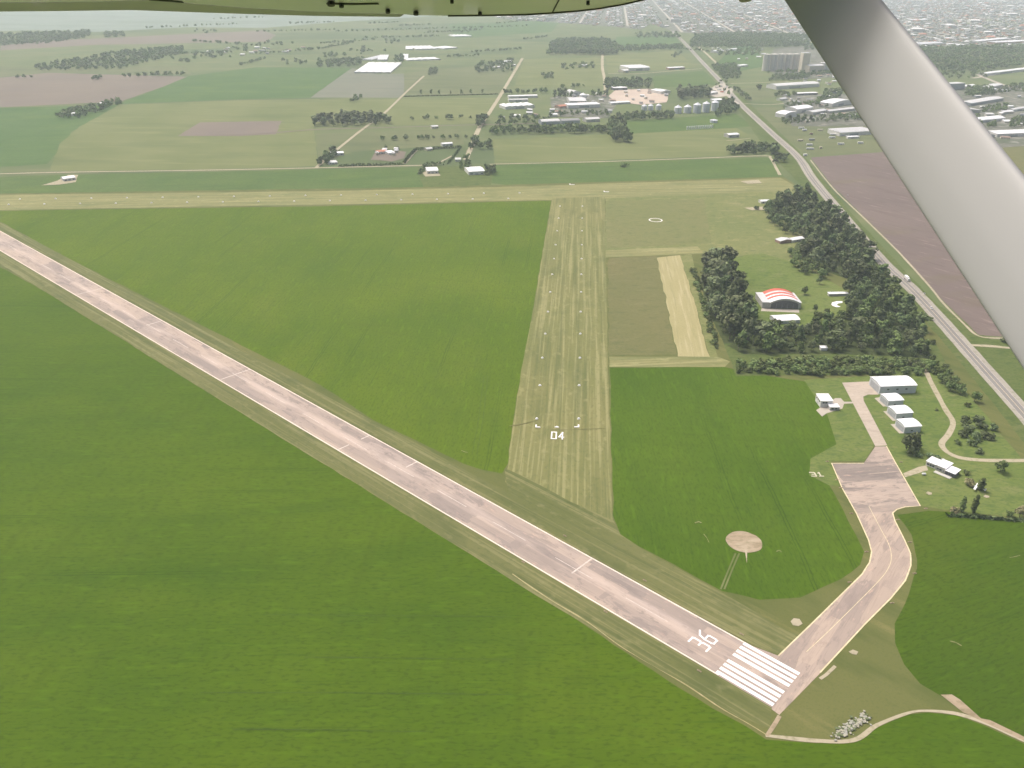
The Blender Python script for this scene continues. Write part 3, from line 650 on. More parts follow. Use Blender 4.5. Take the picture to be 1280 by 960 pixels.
def hall(root, L, D, eave, rise, kind, axis, wm, rm, x0=0.0, y0=0.0, bands=None, over=.35, wname='wall', rname='roof'):
    """walls and roof of one block; the ridge follows axis"""
    W, A = (D, L) if axis == 'x' else (L, D)
    pr = profile(kind, W, eave, rise)
    P = (lambda u, a, z: (x0 + a, y0 + u, z)) if axis == 'x' else (lambda u, a, z: (x0 + u, y0 + a, z))
    sec = [(0, 0)] + pr + [(W, 0)]
    n = len(sec); mb = MB()
    vs = [P(u, a, z) for a in (0, A) for u, z in sec]
    flip = axis == 'x'
    fs = [tuple(range(n)), tuple(range(2 * n - 1, n - 1, -1))] + [(i, n + i, n + (i + 1) % n, (i + 1) % n) for i in range(n)]
    if flip: pass
    mb.add(vs, fs)
    w = mb.build(wname, wm, root)
    # roof shell
    lo = [(u, z + .03) for u, z in pr]; hi = [(u, z + .26) for u, z in pr]
    lo[0] = (lo[0][0] - over, lo[0][1] - .02); hi[0] = (hi[0][0] - over, hi[0][1] - .05)
    lo[-1] = (lo[-1][0] + over, lo[-1][1] - .02); hi[-1] = (hi[-1][0] + over, hi[-1][1] - .05)
    ring = lo + hi[::-1]; m = len(ring); mb = MB()
    bands = bands or [(1.0, 0)]
    a0 = -over; tot = A + 2 * over
    for fr, mi in bands:
        a1 = a0 + tot * fr
        vs = [P(u, a, z) for a in (a0, a1) for u, z in ring]
        mb.add(vs, [tuple(range(m)), tuple(range(2 * m - 1, m - 1, -1))] + [(i, m + i, m + (i + 1) % m, (i + 1) % m) for i in range(m)], mi)
        a0 = a1 + .002
    r = mb.build(rname, rm, root)
    return w, r

def roof_strip(root, L, D, eave, rise, kind, a0, a1, mat, name):
    pr = profile(kind, D, eave, rise)[1:-1]
    lo = [(u, z + .262) for u, z in pr]; hi = [(u, z + .31) for u, z in pr]
    ring = lo + hi[::-1]; m = len(ring)
    vs = [(a, u, z) for a in (a0, a1) for u, z in ring]
    return MB().add(vs, [tuple(range(m)), tuple(range(2 * m - 1, m - 1, -1))] + [(i, m + i, m + (i + 1) % m, (i + 1) % m) for i in range(m)]).build(name, mat, root)

def panel(root, side, L, D, u0, u1, z0, z1, mat, name, out=.07, x0=0.0, y0=0.0):
    mb = MB()
    if side == 'S': mb.box(x0 + u0, y0 - out, z0, x0 + u1, y0 - .004, z1)
    elif side == 'W': mb.box(x0 - out, y0 + u0, z0, x0 - .004, y0 + u1, z1)
    elif side == 'E': mb.box(x0 + L + .004, y0 + u0, z0, x0 + L + out, y0 + u1, z1)
    return mb.build(name, mat, root)

def site(name, label, cat, p0, p1, group=None):
    a, b = G(*p0), G(*p1)
    d = b - a
    e = empty(name, (a.x, a.y, 0), math.atan2(d.y, d.x))
    tag(e, label, cat, group)
    return e, d.length

def shed(name, label, cat, p0, p1, D, eave, rise=1.2, kind='gable', axis='x', wm='white_wall', rm='white_roof', doors=(), windows=(), group=None, bands=None):
    e, L = site(name, label, cat, p0, p1, group)
    if name == 'hangar':
        for k in range(max(1, int(L // 9))): roof_strip(e, L, D, eave, rise, kind, L * (k + .5) / max(1, int(L // 9)) - .5, L * (k + .5) / max(1, int(L // 9)) + .5, B['skylight'], 'skylight')
    rms = [B[q] for q in rm] if isinstance(rm, (list, tuple)) else B[rm]
    hall(e, L, D, eave, rise, kind, axis, B[wm], rms, bands=bands)
    for side, f0, f1, z0, z1 in doors:
        T = L if side == 'S' else D
        panel(e, side, L, D, T * f0, T * f1, z0, z1, B['door' if z1 < 3 else 'grey_wall'], 'door', .09)
    for side, f0, f1, z0, z1 in windows:
        T = L if side == 'S' else D
        o = panel(e, side, L, D, T * f0, T * f1, z0, z1, B['glass'], 'window', .05)
    return e

# the airfield's own buildings
shed('hangar', 'big white hangar with long arched roof at the drive end', 'hangar', (1098.5, 493), (1144, 491.5), 17.5, 7.0, 1.25, 'arch', 'x', 'hangar_wall', 'white_roof', doors=[('W', .1, .495, .1, 5.8), ('W', .505, .9, .1, 5.8)], windows=[('S', .2, .26, 3.6, 4.6), ('S', .45, .51, 3.6, 4.6), ('S', .7, .76, 3.6, 4.6)])
for (a, b), lb in ((((1109, 509), (1128, 507.8)), 'white arched small hangar standing next to the big hangar'), (((1119, 525), (1139.5, 523.5)), 'white arched small hangar, middle one of the row of three'), (((1129.5, 542), (1150, 540.5)), 'white arched small hangar beside the round dark conifer')):
    shed('hangar', lb, 'hangar', a, b, 12, 5.3, .85, 'arch', 'x', 'hangar_wall', 'white_roof', doors=[('W', .1, .9, .1, 4.2)], windows=[('S', .4, .52, 1.6, 2.4)], group='small white hangars in a row')
e, L = site('control_building', 'white two storey control building standing west of the drive', 'building', (1026.5, 511.5), (1045, 511.5))
hall(e, L * .8, 11, 5.6, .5, 'mono', 'x', B['white_wall'], B['white_roof'], y0=3)
hall(e, L * .62, 5.0, 2.9, .3, 'mono', 'x', B['pale_wall'], B['white_roof'], x0=L * .5, y0=-2.2, wname='annex_wall', rname='annex_roof')
for u in (.12, .3): panel(e, 'S', L, 3, L * u, L * u + 1.8, 3.4, 4.7, B['glass'], 'window', .05, y0=3)
for u in (2, 5, 8): panel(e, 'W', L, 11, u, u + 1.6, 3.3, 4.7, B['glass'], 'window', .05, y0=3)
panel(e, 'W', L, 11, 5, 6.2, .1, 2.2, B['door'], 'door', .06, y0=3)
for u in (.6, .85): panel(e, 'S', L, 3, L * u, L * u + 1.7, 1, 2.1, B['glass'], 'window', .05, y0=-2.2)
# striped hangar
e, L = site('arched_hangar', 'old arched hangar with red and white banded roof by the pines', 'hangar', (961.5, 385.5), (998.8, 386))
hall(e, L, 29, 6.0, 4.4, 'arch', 'y', B['pale_wall'], [B['redband'], B['white_roof'], B['pale_roof']], bands=[(.26, 1), (.14, 0), (.1, 1), (.16, 0), (.12, 2), (.22, 0)], over=.5)
hall(e, L * .24, 28, 6.2, .5, 'flat', 'x', B['pale_wall'], B['pale_roof'], x0=-L * .245, y0=.3, wname='side_wall', rname='side_roof')
hall(e, L * .05, 28, 6.2, .5, 'flat', 'x', B['pale_wall'], B['pale_roof'], x0=L * 1.005, y0=.6, wname='side_wall', rname='side_roof')
mb = MB(); n = 14; w0, w1 = L * .04, L * .96
pts = [(w0, .1)] + [(w0 + (w1 - w0) * i / n, 4.9 + 3.7 * math.sin(math.pi * i / n) ** .8) for i in range(n + 1)] + [(w1, .1)]
k = len(pts)
mb.add([(x, -.1, z) for x, z in pts] + [(x, -.006, z) for x, z in pts], [tuple(range(k - 1, -1, -1))] + [(i, (i + 1) % k, k + (i + 1) % k, k + i) for i in range(k)])
mb.build('hangar_opening', B['darkgrey'], e)  # dark panel painted as the unlit open mouth of the arch
for u in (.22, .41, .6, .79):
    mb = MB(); mb.box(L * u, -.16, .1, L * u + .25, -.105, 5.2); mb.build('door_post', B['steel'], e)
shed('store_shed', 'white curved roof shed just south of the striped hangar', 'shed', (969.5, 405.5), (999.5, 404), 14, 3.4, 1.3, 'arch', 'x', 'hangar_wall', 'white_roof', windows=[('S', .2, .3, 1.4, 2.4), ('S', .6, .7, 1.4, 2.4)])
shed('shelter', 'long low white roofed shelter east of the striped hangar', 'shelter', (1036, 370.5), (1060, 370), 4, 2.6, .5, 'mono', 'x', 'pale_wall', 'white_roof')
e = sheet('curved_slab', [(1039, 381), (1040, 378.5), (1046, 377), (1053, 377), (1053, 379), (1047, 380), (1046, 382), (1051, 384), (1046, 384.5), (1041, 383)], M['paint'], label='white crescent paving in the clearing', cat='paving')
shed('hut', 'tiny white roofed hut half hidden in the tree belt', 'hut', (1026, 438.5), (1034, 438.5), 4, 2.6, .4, 'mono', 'x', 'white_wall', 'white_roof')
shed('house', 'white roofed house among the northernmost pines', 'house', (951, 254.5), (963, 254), 9, 3, 1.2, 'gable', 'x', 'white_wall', 'white_roof', windows=[('S', .2, .3, 1, 2.2), ('S', .6, .7, 1, 2.2)])
shed('house', 'pinkish ruined looking house in the gap of the pines', 'house', (975, 305), (990, 303), 10, 3.2, 1.5, 'gable', 'y', 'brick_wall', 'pale_roof')
shed('house', 'small white gabled house beside the ruined one in the pines', 'house', (990, 303.5), (1005, 301), 9, 3, 1.4, 'gable', 'x', 'white_wall', 'white_roof', windows=[('S', .4, .5, 1, 2)])
# flying club house: three stepped blocks
e, L = site('club_house', 'club house of three stepped white roofs beside the apron path', 'house', (1155.5, 582.5), (1191, 597.5))
for i, (x, d, y, h) in enumerate(((0, 8, 1.5, 3.4), (.36, 10, 1.0, 3.9), (.7, 8, 0, 3.2))):
    hall(e, L * .33, d, h, .35, 'mono', 'x', B[('white_wall', 'pale_wall', 'darkgrey')[i]], B['white_roof'], x0=L * x, y0=y)
    for u in (.1, .38, .66): panel(e, 'S', L, d, L * .33 * u, L * .33 * u + 1.5, 1, 2.3, B['glass'], 'window', .05, x0=L * x, y0=y)
panel(e, 'S', L, 8, 4.4, 5.4, .1, 2.2, B['door'], 'door', .06, x0=L * .36, y0=1.0)
mb = MB(); mb.box(L * .4, -3.6, .35, L * .97, -.3, .5); [mb.box(L * u, -3.5, 0, L * u + .2, -3.3, .35) for u in (.42, .6, .8, .95)]
mb.build('veranda', B['pale_wall'], e)

# farms and sheds of the middle distance
for lb, p0, p1, D, h, k, wm, rm in (
    ('white farm shed west of the white lane end', (534, 217.5), (548, 217), 26, 5, 'gable', 'white_wall', 'white_roof'),
    ('larger white farm shed beside the dark tree', (586, 219), (606, 218), 34, 5.5, 'gable', 'white_wall', 'white_roof'),
    ('small white farm house behind the hedge end', (569, 202), (576, 202), 14, 3.5, 'gable', 'white_wall', 'pale_roof'),
    ('farm house with pale roof beside the diagonal lane', (414, 195), (430, 194), 14, 4, 'gable', 'white_wall', 'white_roof'),
    ('low farm outbuilding south of the pale lane house', (411, 206), (422, 205), 10, 3, 'mono', 'white_wall', 'pale_roof'),
    ('whitewashed farm house with reddish roof on pink yard', (472, 193), (484, 192), 16, 4, 'gable', 'white_wall', 'red_roof'),
    ('white barn adjoining the reddish farm yard', (486, 194), (494, 193), 14, 3.5, 'mono', 'white_wall', 'white_roof'),
    ('cottage at the end of the farm hedge', (534, 189), (541, 188), 12, 3.5, 'gable', 'cream', 'pale_roof'),
    ('white house beside the western scraped yard', (80, 227), (95, 225), 16, 4, 'gable', 'white_wall', 'white_roof'),
    ('pale hut inside the western oval wood', (90, 145), (96, 144), 12, 4, 'gable', 'white_wall', 'white_roof'),
    ('bright roofed house north end of the oval wood', (126, 132), (133, 131), 14, 4, 'gable', 'white_wall', 'white_roof'),
    ('low house at the west end of the poplar wood', (396, 152), (404, 152), 12, 3.5, 'gable', 'white_wall', 'white_roof'),
    ('barn with white roof standing alone below the truck yard', (911, 172.5), (924, 171.5), 17, 5.5, 'gable', 'pale_wall', 'white_roof'),
    ('house with pale roof near the mid pasture hedge', (540, 161), (548, 160.5), 12, 4, 'gable', 'cream', 'pale_roof'),
    ('long low shed near the lane junction', (553, 183), (566, 182), 10, 4, 'gable', 'white_wall', 'white_roof'),
    ('white house among trees west of the lane top', (630, 79), (640, 78), 20, 5, 'gable', 'white_wall', 'white_roof'),
    ('white cottage in the garden behind grain works', (727, 83.5), (736, 82.5), 18, 4, 'gable', 'white_wall', 'white_roof'),
):
    shed('farm_building' if 'hut' not in lb else 'hut', lb, 'farm building', p0, p1, D, h, 1.6, k, 'x', wm, rm, doors=[('S', .4, .6, .1, 2.6)], windows=[('S', .1, .25, 1.2, 2.4), ('S', .75, .9, 1.2, 2.4)])
# greenhouses
for lb, p0, p1, p3 in (
    ('widest white greenhouse roof beside the grey field', (443, 91.5), (488, 92), (471, 79.5)),
    ('white greenhouse west of the dark grove', (452, 75.5), (464, 76), (466, 70.5)),
    ('white greenhouse between the grove and long shed', (472, 76), (484, 76), (488, 70)),
    ('small white greenhouse east of the grove', (503, 74), (510, 74), (518, 69)),
    ('very long white greenhouse near the sandy lane', (510, 76.5), (551, 75), (512, 74)),
    ('short white greenhouse, western one of the far row', (507, 62.5), (516, 62.5), (516, 59)),
    ('long white greenhouse, middle one of the far row', (520, 62.5), (547, 62), (530, 58.5)),
    ('white greenhouse, eastern one of the far row', (555, 62), (572, 60.5), (568, 58)),
    ('farthest white shed by the town side trees', (568, 46.5), (590, 46), (569, 44.5)),
):
    a, b, c = G(*p0), G(*p1), G(*p3)
    ex = (b - a).normalized(); D = max(10, (c - a).dot(Vector((-ex.y, ex.x, 0))))
    shed('greenhouse', lb, 'greenhouse', p0, p1, D, 3.6, 1.2, 'saw' if D > 30 else 'gable', 'y' if D > 30 else 'x', 'white_wall', 'greenhouse')
# grain works
for lb, p0, p1, D, h, ri, k, ax, wm, rm in (
    ('long white roofed shed with trees in front at the works', (632, 137), (668, 135), 40, 6, 2, 'saw', 'y', 'white_wall', 'white_roof'),
    ('narrow pale shed behind the long white works shed', (636, 123), (672, 122), 14, 5, 1.5, 'gable', 'x', 'white_wall', 'white_roof'),
    ('second narrow pale shed of the works row', (636, 127.5), (660, 127), 12, 5, 1.5, 'gable', 'x', 'white_wall', 'pale_roof'),
    ('big grey roofed works shed with low gable', (712, 130), (733, 130), 60, 7, 3, 'gable', 'x', 'pale_wall', 'pale_roof'),
    ('long white works building with open bays in front', (710, 136), (750, 134.5), 24, 8, 1, 'mono', 'x', 'white_wall', 'white_roof'),
    ('pale gabled store at the works north side', (714, 120), (726, 119), 30, 8, 4, 'gable', 'y', 'white_wall', 'pale_roof'),
    ('small pink roofed office beside the works bays', (700, 136), (709, 135), 20, 5, 1.5, 'gable', 'x', 'brick_wall', 'red_roof'),
    ('white shed at the northern edge of red yard', (767, 113), (784, 112.5), 20, 6, 1, 'mono', 'x', 'darkgrey', 'white_roof'),
    ('long white shed along the front of red yard', (764, 131), (788, 129.5), 12, 4, 1, 'mono', 'x', 'white_wall', 'white_roof'),
    ('bright gabled shed at east end of red yard', (826, 118), (838, 117), 40, 7, 2, 'gable', 'y', 'white_wall', 'white_roof'),
    ('blue grey tunnel sheds hidden behind the tree row', (677, 156), (700, 155), 22, 6, 3, 'arch', 'x', 'blue_wall', 'pale_roof'),
    ('pale tunnel shed east of the blue grey one', (702, 155), (725, 154), 20, 6, 2.5, 'arch', 'x', 'blue_wall', 'grey_roof'),
    ('green grey shed at the east end of the tree row', (733, 153), (750, 152), 20, 6, 2, 'gable', 'x', 'pale_wall', 'pale_roof'),
    ('white factory with several roofs north of dark grove', (786, 89), (812, 88), 60, 9, 3, 'saw', 'x', 'white_wall', 'white_roof'),
    ('low white annex at the factory west side', (780, 91), (787, 90.5), 30, 6, 2, 'gable', 'x', 'cream', 'pale_roof'),
    ('long bright roadside shed east of the factory', (836, 87.5), (856, 86.5), 16, 6, 1, 'mono', 'x', 'brick_wall', 'white_roof'),
    ('white weighhouse beside the truck yard', (886, 119), (897, 117.5), 12, 5, .6, 'mono', 'x', 'white_wall', 'white_roof'),
    ('white office east of the conical bins', (893, 128), (905, 127), 16, 5, 1, 'mono', 'x', 'white_wall', 'white_roof'),
):
    shed('works_building', lb, 'works building', p0, p1, D, h, ri, k, ax, wm, rm, doors=[('S', .35, .65, .1, h * .7)])
def silo(name, label, cat, p, r, h, cone, mat, roofmat, group=None):
    c = G(*p)
    e = empty(name, (c.x, c.y, 0)); tag(e, label, cat, group)
    mb = MB(); n = 22
    mb.cyl((0, 0, 0), (0, 0, h), r, r, n)
    mb.build('body', mat, e)
    mb = MB(); mb.cyl((0, 0, h + .05), (0, 0, h + cone), r * 1.04, r * .12, n); mb.cyl((0, 0, h + cone), (0, 0, h + cone + 1), r * .12, r * .1, 8)
    mb.build('roof', roofmat, e)
    mb = MB(); mb.box(-.35, -r - .5, 0, .35, -r - .05, h); mb.build('ladder', B['steel'], e)
    return e
for i, (x, y, r, h, lb) in enumerate(((847, 141.5, 8.5, 13, 'dark based steel grain bin at the west end'), (859, 141, 8.5, 13.5, 'second steel grain bin, west of the middle one'), (871, 141, 8.8, 18, 'middle steel grain bin of the five'), (882, 140, 8.6, 19, 'fourth steel grain bin, next to the eastern end'), (893, 138.5, 8.6, 19, 'easternmost steel grain bin by the dark trees'))):
    silo('grain_bin', lb, 'grain bin', (x, y), r, h, 4.5, B['galv'], B['galv'], 'steel grain bins by the highway')
for i, x in enumerate((783, 791, 801)):
    silo('grain_bin', ['small pale bin behind the western trees of the works', 'small pale bin, second behind the works trees', 'small pale bin nearest the five big ones'][i], 'grain bin', (x + 22, 138 - i * .4), 6.5, 10, 3.5, B['galv'], B['galv'], 'small grain bins in the trees')
silo('grain_bin', 'squat white bin in the works yard', 'grain bin', (728.5, 124), 9, 11, 4, B['white'], B['white'])
silo('water_tank', 'low pale round tank beside the row of white cabinets', 'tank', (892, 153), 8, 5, 1.5, B['galv'], B['galv'])
TS = ['westernmost tall concrete silo', 'tall concrete silo, second from the west', 'tall concrete silo, middle of the row', 'tall concrete silo, second from the east', 'tall concrete silo beside the head house']
for i in range(5):
    silo('tall_silo', TS[i] + ' across the highway', 'silo', (956.5 + i * 9.2, 88.5 - i * .1), 11.5, 50, 1.5, B['concrete'], B['concrete'], 'tall concrete grain silos')
shed('head_house', 'tall cream head house rising east of the concrete silos', 'elevator tower', (1001, 91), (1010, 91), 24, 58, 1, 'flat', 'x', 'cream', 'pale_roof')
shed('head_house', 'lower cream store building beside the head house', 'elevator building', (1011, 92), (1029, 91), 30, 22, 3, 'gable', 'x', 'cream', 'pale_roof')
shed('head_house', 'pale block behind the store by the wing strut', 'elevator building', (1030, 90), (1046, 89), 26, 26, 2, 'flat', 'x', 'pale_wall', 'pale_roof')
# row of white cabinets at the substation
for i in range(12):
    c = G(859 + i * 2.85, 161.8 - i * .18)
    mb = MB(); mb.box(-1.3, -1.3, 0, 1.3, 1.3, 6.2, bev=.25); mb.box(-1.6, -1.6, 0, 1.6, 1.6, .4); mb.box(-.8, -1.4, 1, .8, -1.31, 3, 1)
    o = mb.build('white_cabinet', [B['white'], B['steel']]); o.location = c
    tag(o, f'white upright cabinet in the substation row, {["first", "second", "third", "fourth", "fifth", "sixth", "seventh", "eighth", "ninth", "tenth", "eleventh", "last"][i]} from the west', 'cabinet', 'row of white upright cabinets')
# warehouses east of the highway
for lb, p0, p1, D, h, ri, k, ax, wm, rm in (
    ('very long white warehouse south of the tall silos', (970, 112), (1024, 108.5), 40, 9, 3, 'arch', 'x', 'white_wall', 'pale_roof'),
    ('thin white roofed shed below the very long warehouse', (997, 119.5), (1022, 118.5), 12, 5, 1, 'mono', 'x', 'darkgrey', 'white_roof'),
    ('pale domed shed with rounded roof at the pasture edge', (981, 148), (997, 146), 28, 8, 4, 'arch', 'y', 'white_wall', 'white_roof'),
    ('wide white shed behind the domed shed', (996, 142), (1016, 139), 34, 9, 3, 'arch', 'x', 'white_wall', 'white_roof'),
    ('small gabled house before the warehouse trees', (976, 126), (984, 125), 14, 4, 2, 'gable', 'x', 'white_wall', 'pale_roof'),
    ('low pale shed east of the domed shed', (1016, 144), (1034, 141), 20, 6, 2, 'gable', 'x', 'pale_wall', 'pale_roof'),
    ('white double arched shed beside the strut edge', (1040, 134), (1066, 130), 34, 8, 4, 'arch', 'y', 'white_wall', 'white_roof'),
    ('pale green roofed shed below the double arched one', (1036, 142), (1070, 138), 16, 5, 2, 'gable', 'x', 'pale_wall', 'pale_roof'),
    ('large ribbed grey roofed warehouse nearest the ploughed field', (1049, 170.5), (1092, 168), 38, 7, 2, 'saw', 'x', 'white_wall', 'pale_roof'),
    ('small white office at the ribbed warehouse front', (1060, 173.5), (1074, 173), 8, 3.5, .4, 'mono', 'x', 'white_wall', 'white_roof'),
    ('house with white roof beyond the service road', (893, 66), (905, 65), 20, 6, 2, 'gable', 'x', 'white_wall', 'white_roof'),
    ('white workshop beside the service road', (911, 64), (923, 63), 20, 6, 2, 'gable', 'x', 'white_wall', 'white_roof'),
    ('pale workshop north of the tall silos', (990, 53), (1014, 51), 30, 8, 2, 'gable', 'x', 'pale_wall', 'white_roof'),
    ('white roofed yard shed west of the silos', (925, 84), (935, 83), 14, 5, 1, 'mono', 'x', 'white_wall', 'white_roof'),
    ('grey office block right of the wing strut', (1187, 113), (1205, 112), 26, 17, .5, 'flat', 'x', 'grey_wall', 'pale_roof'),
    ('white shed with round corner beside the office block', (1205, 111), (1219, 110), 18, 6, 3, 'arch', 'x', 'white_wall', 'white_roof'),
    ('pale shed at the end of the industrial road', (1233, 113), (1253, 109), 26, 7, 2, 'gable', 'x', 'pale_wall', 'pale_roof'),
    ('long grey warehouse with white roof edge', (1213, 133), (1254, 126), 30, 7, 2, 'gable', 'x', 'grey_wall', 'pale_roof'),
    ('pale sloping roofed shed touching the strut edge', (1200, 142), (1226, 141), 50, 6, 3, 'gable', 'y', 'pale_wall', 'pale_roof'),
    ('white wave roofed hall above the square white one', (1214, 155), (1256, 151), 28, 6, 3, 'arch', 'x', 'white_wall', 'white_roof'),
    ('square white hall at the brown field corner', (1246, 172), (1292, 170), 26, 7, 2, 'mono', 'x', 'white_wall', 'white_roof'),
    ('pale house with hedge at the industrial east side', (1253, 143), (1267, 142), 14, 5, 2, 'gable', 'x', 'cream', 'white_roof'),
    ('grey arched shed low by the strut', (1216, 174), (1243, 172), 22, 5, 3, 'arch', 'y', 'grey_wall', 'white_roof'),
    ('long white roofed row at the town edge road', (1232, 95), (1290, 88), 24, 7, 2, 'gable', 'x', 'white_wall', 'white_roof'),
    ('small house with pale roof east of the bright paddock', (1266, 140), (1285, 137), 14, 5, 2, 'gable', 'x', 'white_wall', 'pale_roof'),
    ('white sheds in the town before the dark wood', (1150, 58), (1178, 56), 40, 8, 3, 'saw', 'x', 'white_wall', 'white_roof'),
    ('long white hall at the far wood edge', (1192, 59), (1206, 58.5), 30, 8, 2, 'gable', 'x', 'white_wall', 'white_roof'),
    ('white roofed pair of stores in the eastern town', (1222, 54), (1262, 50), 40, 8, 2, 'gable', 'x', 'white_wall', 'white_roof'),
    ('pink fronted factory in the eastern town', (1244, 56), (1284, 54), 40, 9, 2, 'saw', 'x', 'brick_wall', 'white_roof'),
    ('wide white store inside the far town', (1138, 27), (1160, 26.5), 50, 9, 2, 'gable', 'x', 'white_wall', 'white_roof'),
):
    shed('warehouse' if 'house with' not in lb else 'house', lb, 'warehouse', p0, p1, D, h, ri, k, ax, wm, rm, doors=[('S', .3, .55, .1, h * .6)])
# extra small buildings of the yards: a couple of sheds each
def wheels(e, pts, r=.5, w=.3):
    for x, y in pts:
        mb = MB(); mb.cyl((x, y - w / 2, r), (x, y + w / 2, r), r, r, 14); mb.cyl((x, y - w / 2 - .02, r), (x, y + w / 2 + .02, r), r * .5, r * .5, 10, 1)
        mb.build('wheel', [B['tyre'], B['steel']], e)
def trailer(p, rz, L, W, Hh, label, mat='white', group='trailers and caravans parked on the rough grass'):
    c = G(*p); e = empty('trailer', (c.x, c.y, 0), rz); tag(e, label, 'trailer', group)
    mb = MB(); mb.box(0, -W / 2, .7, L, W / 2, .7 + Hh, bev=.22); mb.build('body', B[mat], e)
    mb = MB(); mb.box(L + .004, -.5, .55, L + 2, .5, .68); mb.build('drawbar', B['steel'], e)
    for u in (.15, .5, .75):
        mb = MB(); mb.box(L * u, -W / 2 - .05, 1.5, L * u + 1.2, -W / 2 - .004, 2.2); mb.build('window', B['glass'], e)
    wheels(e, [(L * .4, -W / 2 - .16), (L * .55, -W / 2 - .16), (L * .4, W / 2 + .16), (L * .55, W / 2 + .16)], .45)
for i, (x, y, rz, L, mt, lb) in enumerate((
    (998, 161, .1, 12, 'white', 'pale flat trailer nearest the domed shed'), (1003, 164, .6, 12, 'white', 'white tilted caravan below the domed shed'),
    (1022, 163.5, 0, 10, 'cream', 'cream trailer in the middle of the yard top'), (1012, 168.5, .2, 6, 'rust_roof', 'rusty brown wagon in the yard middle'),
    (997, 176.5, 0, 10, 'cream', 'cream trailer nearest the highway trees'), (1011, 175.5, -.1, 11, 'grey_wall', 'grey trailer behind the white pair'),
    (1008, 182, 0, 11, 'white', 'upper white trailer of the white pair'), (1008, 187, -.1, 13, 'white', 'lower long white trailer of the white pair'),
    (1024, 186, .2, 5, 'cream', 'short cream caravan beside the white pair'), (1037, 169, -.2, 12, 'white', 'white trailer west of the ribbed warehouse'),
    (1036, 173, 0, 12, 'white', 'second white trailer west of the ribbed warehouse'), (1047, 181, 0, 12, 'white', 'white trailer south of the ribbed warehouse'),
    (1004, 195, .1, 7, 'white', 'lone white trailer at the ploughed field corner'), (1072, 179.5, -.1, 10, 'white', 'white trailer near the strut by the field edge'))):
    trailer((x, y), rz, L, 3.0, 2.9, lb, mt)
def road_dir(p):
    best = min(range(len(HW) - 1), key=lambda i: (HW[i][0] - p[0]) ** 2 + (HW[i][1] - p[1]) ** 2)
    i = max(1, best)
    d = G(*HW[i + 1]) - G(*HW[i - 1]); return math.atan2(d.y, d.x)
def truck(p, label, flip=False):
    c = G(*p); e = empty('box_truck', (c.x, c.y, LAYER[0]), road_dir(p) + (math.pi if flip else 0)); tag(e, label, 'truck')
    mb = MB(); mb.box(-6, -1.3, 1.2, 3, 1.3, 4.0, bev=.12); mb.build('cargo_box', B['white'], e)
    mb = MB(); mb.box(3.3, -1.25, .7, 5.6, 1.25, 3.1, bev=.3); mb.build('cab', B['white'], e)
    mb = MB(); mb.box(5.52, -1.0, 1.8, 5.68, 1.0, 2.7); mb.build('windscreen', B['glass'], e)
    mb = MB(); mb.box(-6, -.6, .75, 5.2, .6, 1.15); mb.build('chassis', B['steel'], e)
    wheels(e, [(x, s * 1.1) for x in (4.4, -3.2, -4.5) for s in (-1, 1)], .52, .4)
def car(p, label, mat='white', flip=False, loc=None, rz=None):
    c = loc or G(*p); e = empty('car', (c.x, c.y, LAYER[0]), (road_dir(p) if rz is None else rz) + (math.pi if flip else 0)); tag(e, label, 'car')
    mb = MB(); mb.box(-2.2, -.88, .35, 2.2, .88, .95, bev=.18); mb.build('body', B[mat], e)
    mb = MB(); vs = [(-1.9, -.8, .96), (1.1, -.8, .96), (1.1, .8, .96), (-1.9, .8, .96), (-1.3, -.65, 1.5), (.4, -.65, 1.5), (.4, .65, 1.5), (-1.3, .65, 1.5)]
    mb.add(vs, [(4, 5, 6, 7), (0, 1, 5, 4), (1, 2, 6, 5), (2, 3, 7, 6), (3, 0, 4, 7)]); mb.build('cabin', B['glass'], e)
    mb = MB(); mb.box(-1.25, -.62, 1.505, .35, .62, 1.54); mb.build('roof_panel', B[mat], e)
    wheels(e, [(x, s * .8) for x in (-1.4, 1.4) for s in (-1, 1)], .32, .22)
truck((1133.5, 350.5), 'white box truck driving along the highway past the pines')
car((1163.5, 386), 'small white car on the highway below the box truck', 'white')
car((903, 105), 'white car on the highway beside the crowded truck yard')
car((866, 65), 'pale car on the highway near the service road fork')
car((984, 183.5), 'white car on the highway beside the clump near the lone barn')
car((824, 17), 'grey car far up the highway near the town', 'grey_wall')
for p, lb in (((1155, 369.5), 'white roadside sign post beside the highway below the truck'), ((1059, 246), 'white roadside sign post at the ploughed field edge')):
    c = G(*p); e = empty('road_sign', (c.x, c.y, 0), R(-30)); tag(e, lb, 'sign')
    mb = MB(); mb.cyl((0, 0, 0), (0, 0, 3.2), .09, .09, 8); mb.build('post', B['steel'], e)
    mb = MB(); mb.box(-.9, -.12, 2.0, .9, -.1, 3.3); mb.build('sign_board', B['white'], e)
# trucks in the yard by the silos
for i, (x, y, r_) in enumerate(((889, 112, .2), (893, 115, .1), (899, 113, .3), (903, 116, 0), (907, 110, 1), (896, 110, .5), (901, 109, .4))):
    c = G(x, y); e = empty('parked_truck', (c.x, c.y, LAYER[0]), r_); tag(e, 'parked truck in the crowded yard east of the grain bins', 'truck', 'trucks parked in the silo yard')
    mb = MB(); mb.box(-6, -1.3, 1.1, 3, 1.3, 3.8, bev=.12); mb.build('cargo_box', B[('white', 'grey_wall', 'white', 'redband', 'white', 'pale_wall', 'blue_wall')[i]], e)
    mb = MB(); mb.box(3.3, -1.25, .6, 5.6, 1.25, 3.0, bev=.3); mb.build('cab', B['white'], e)

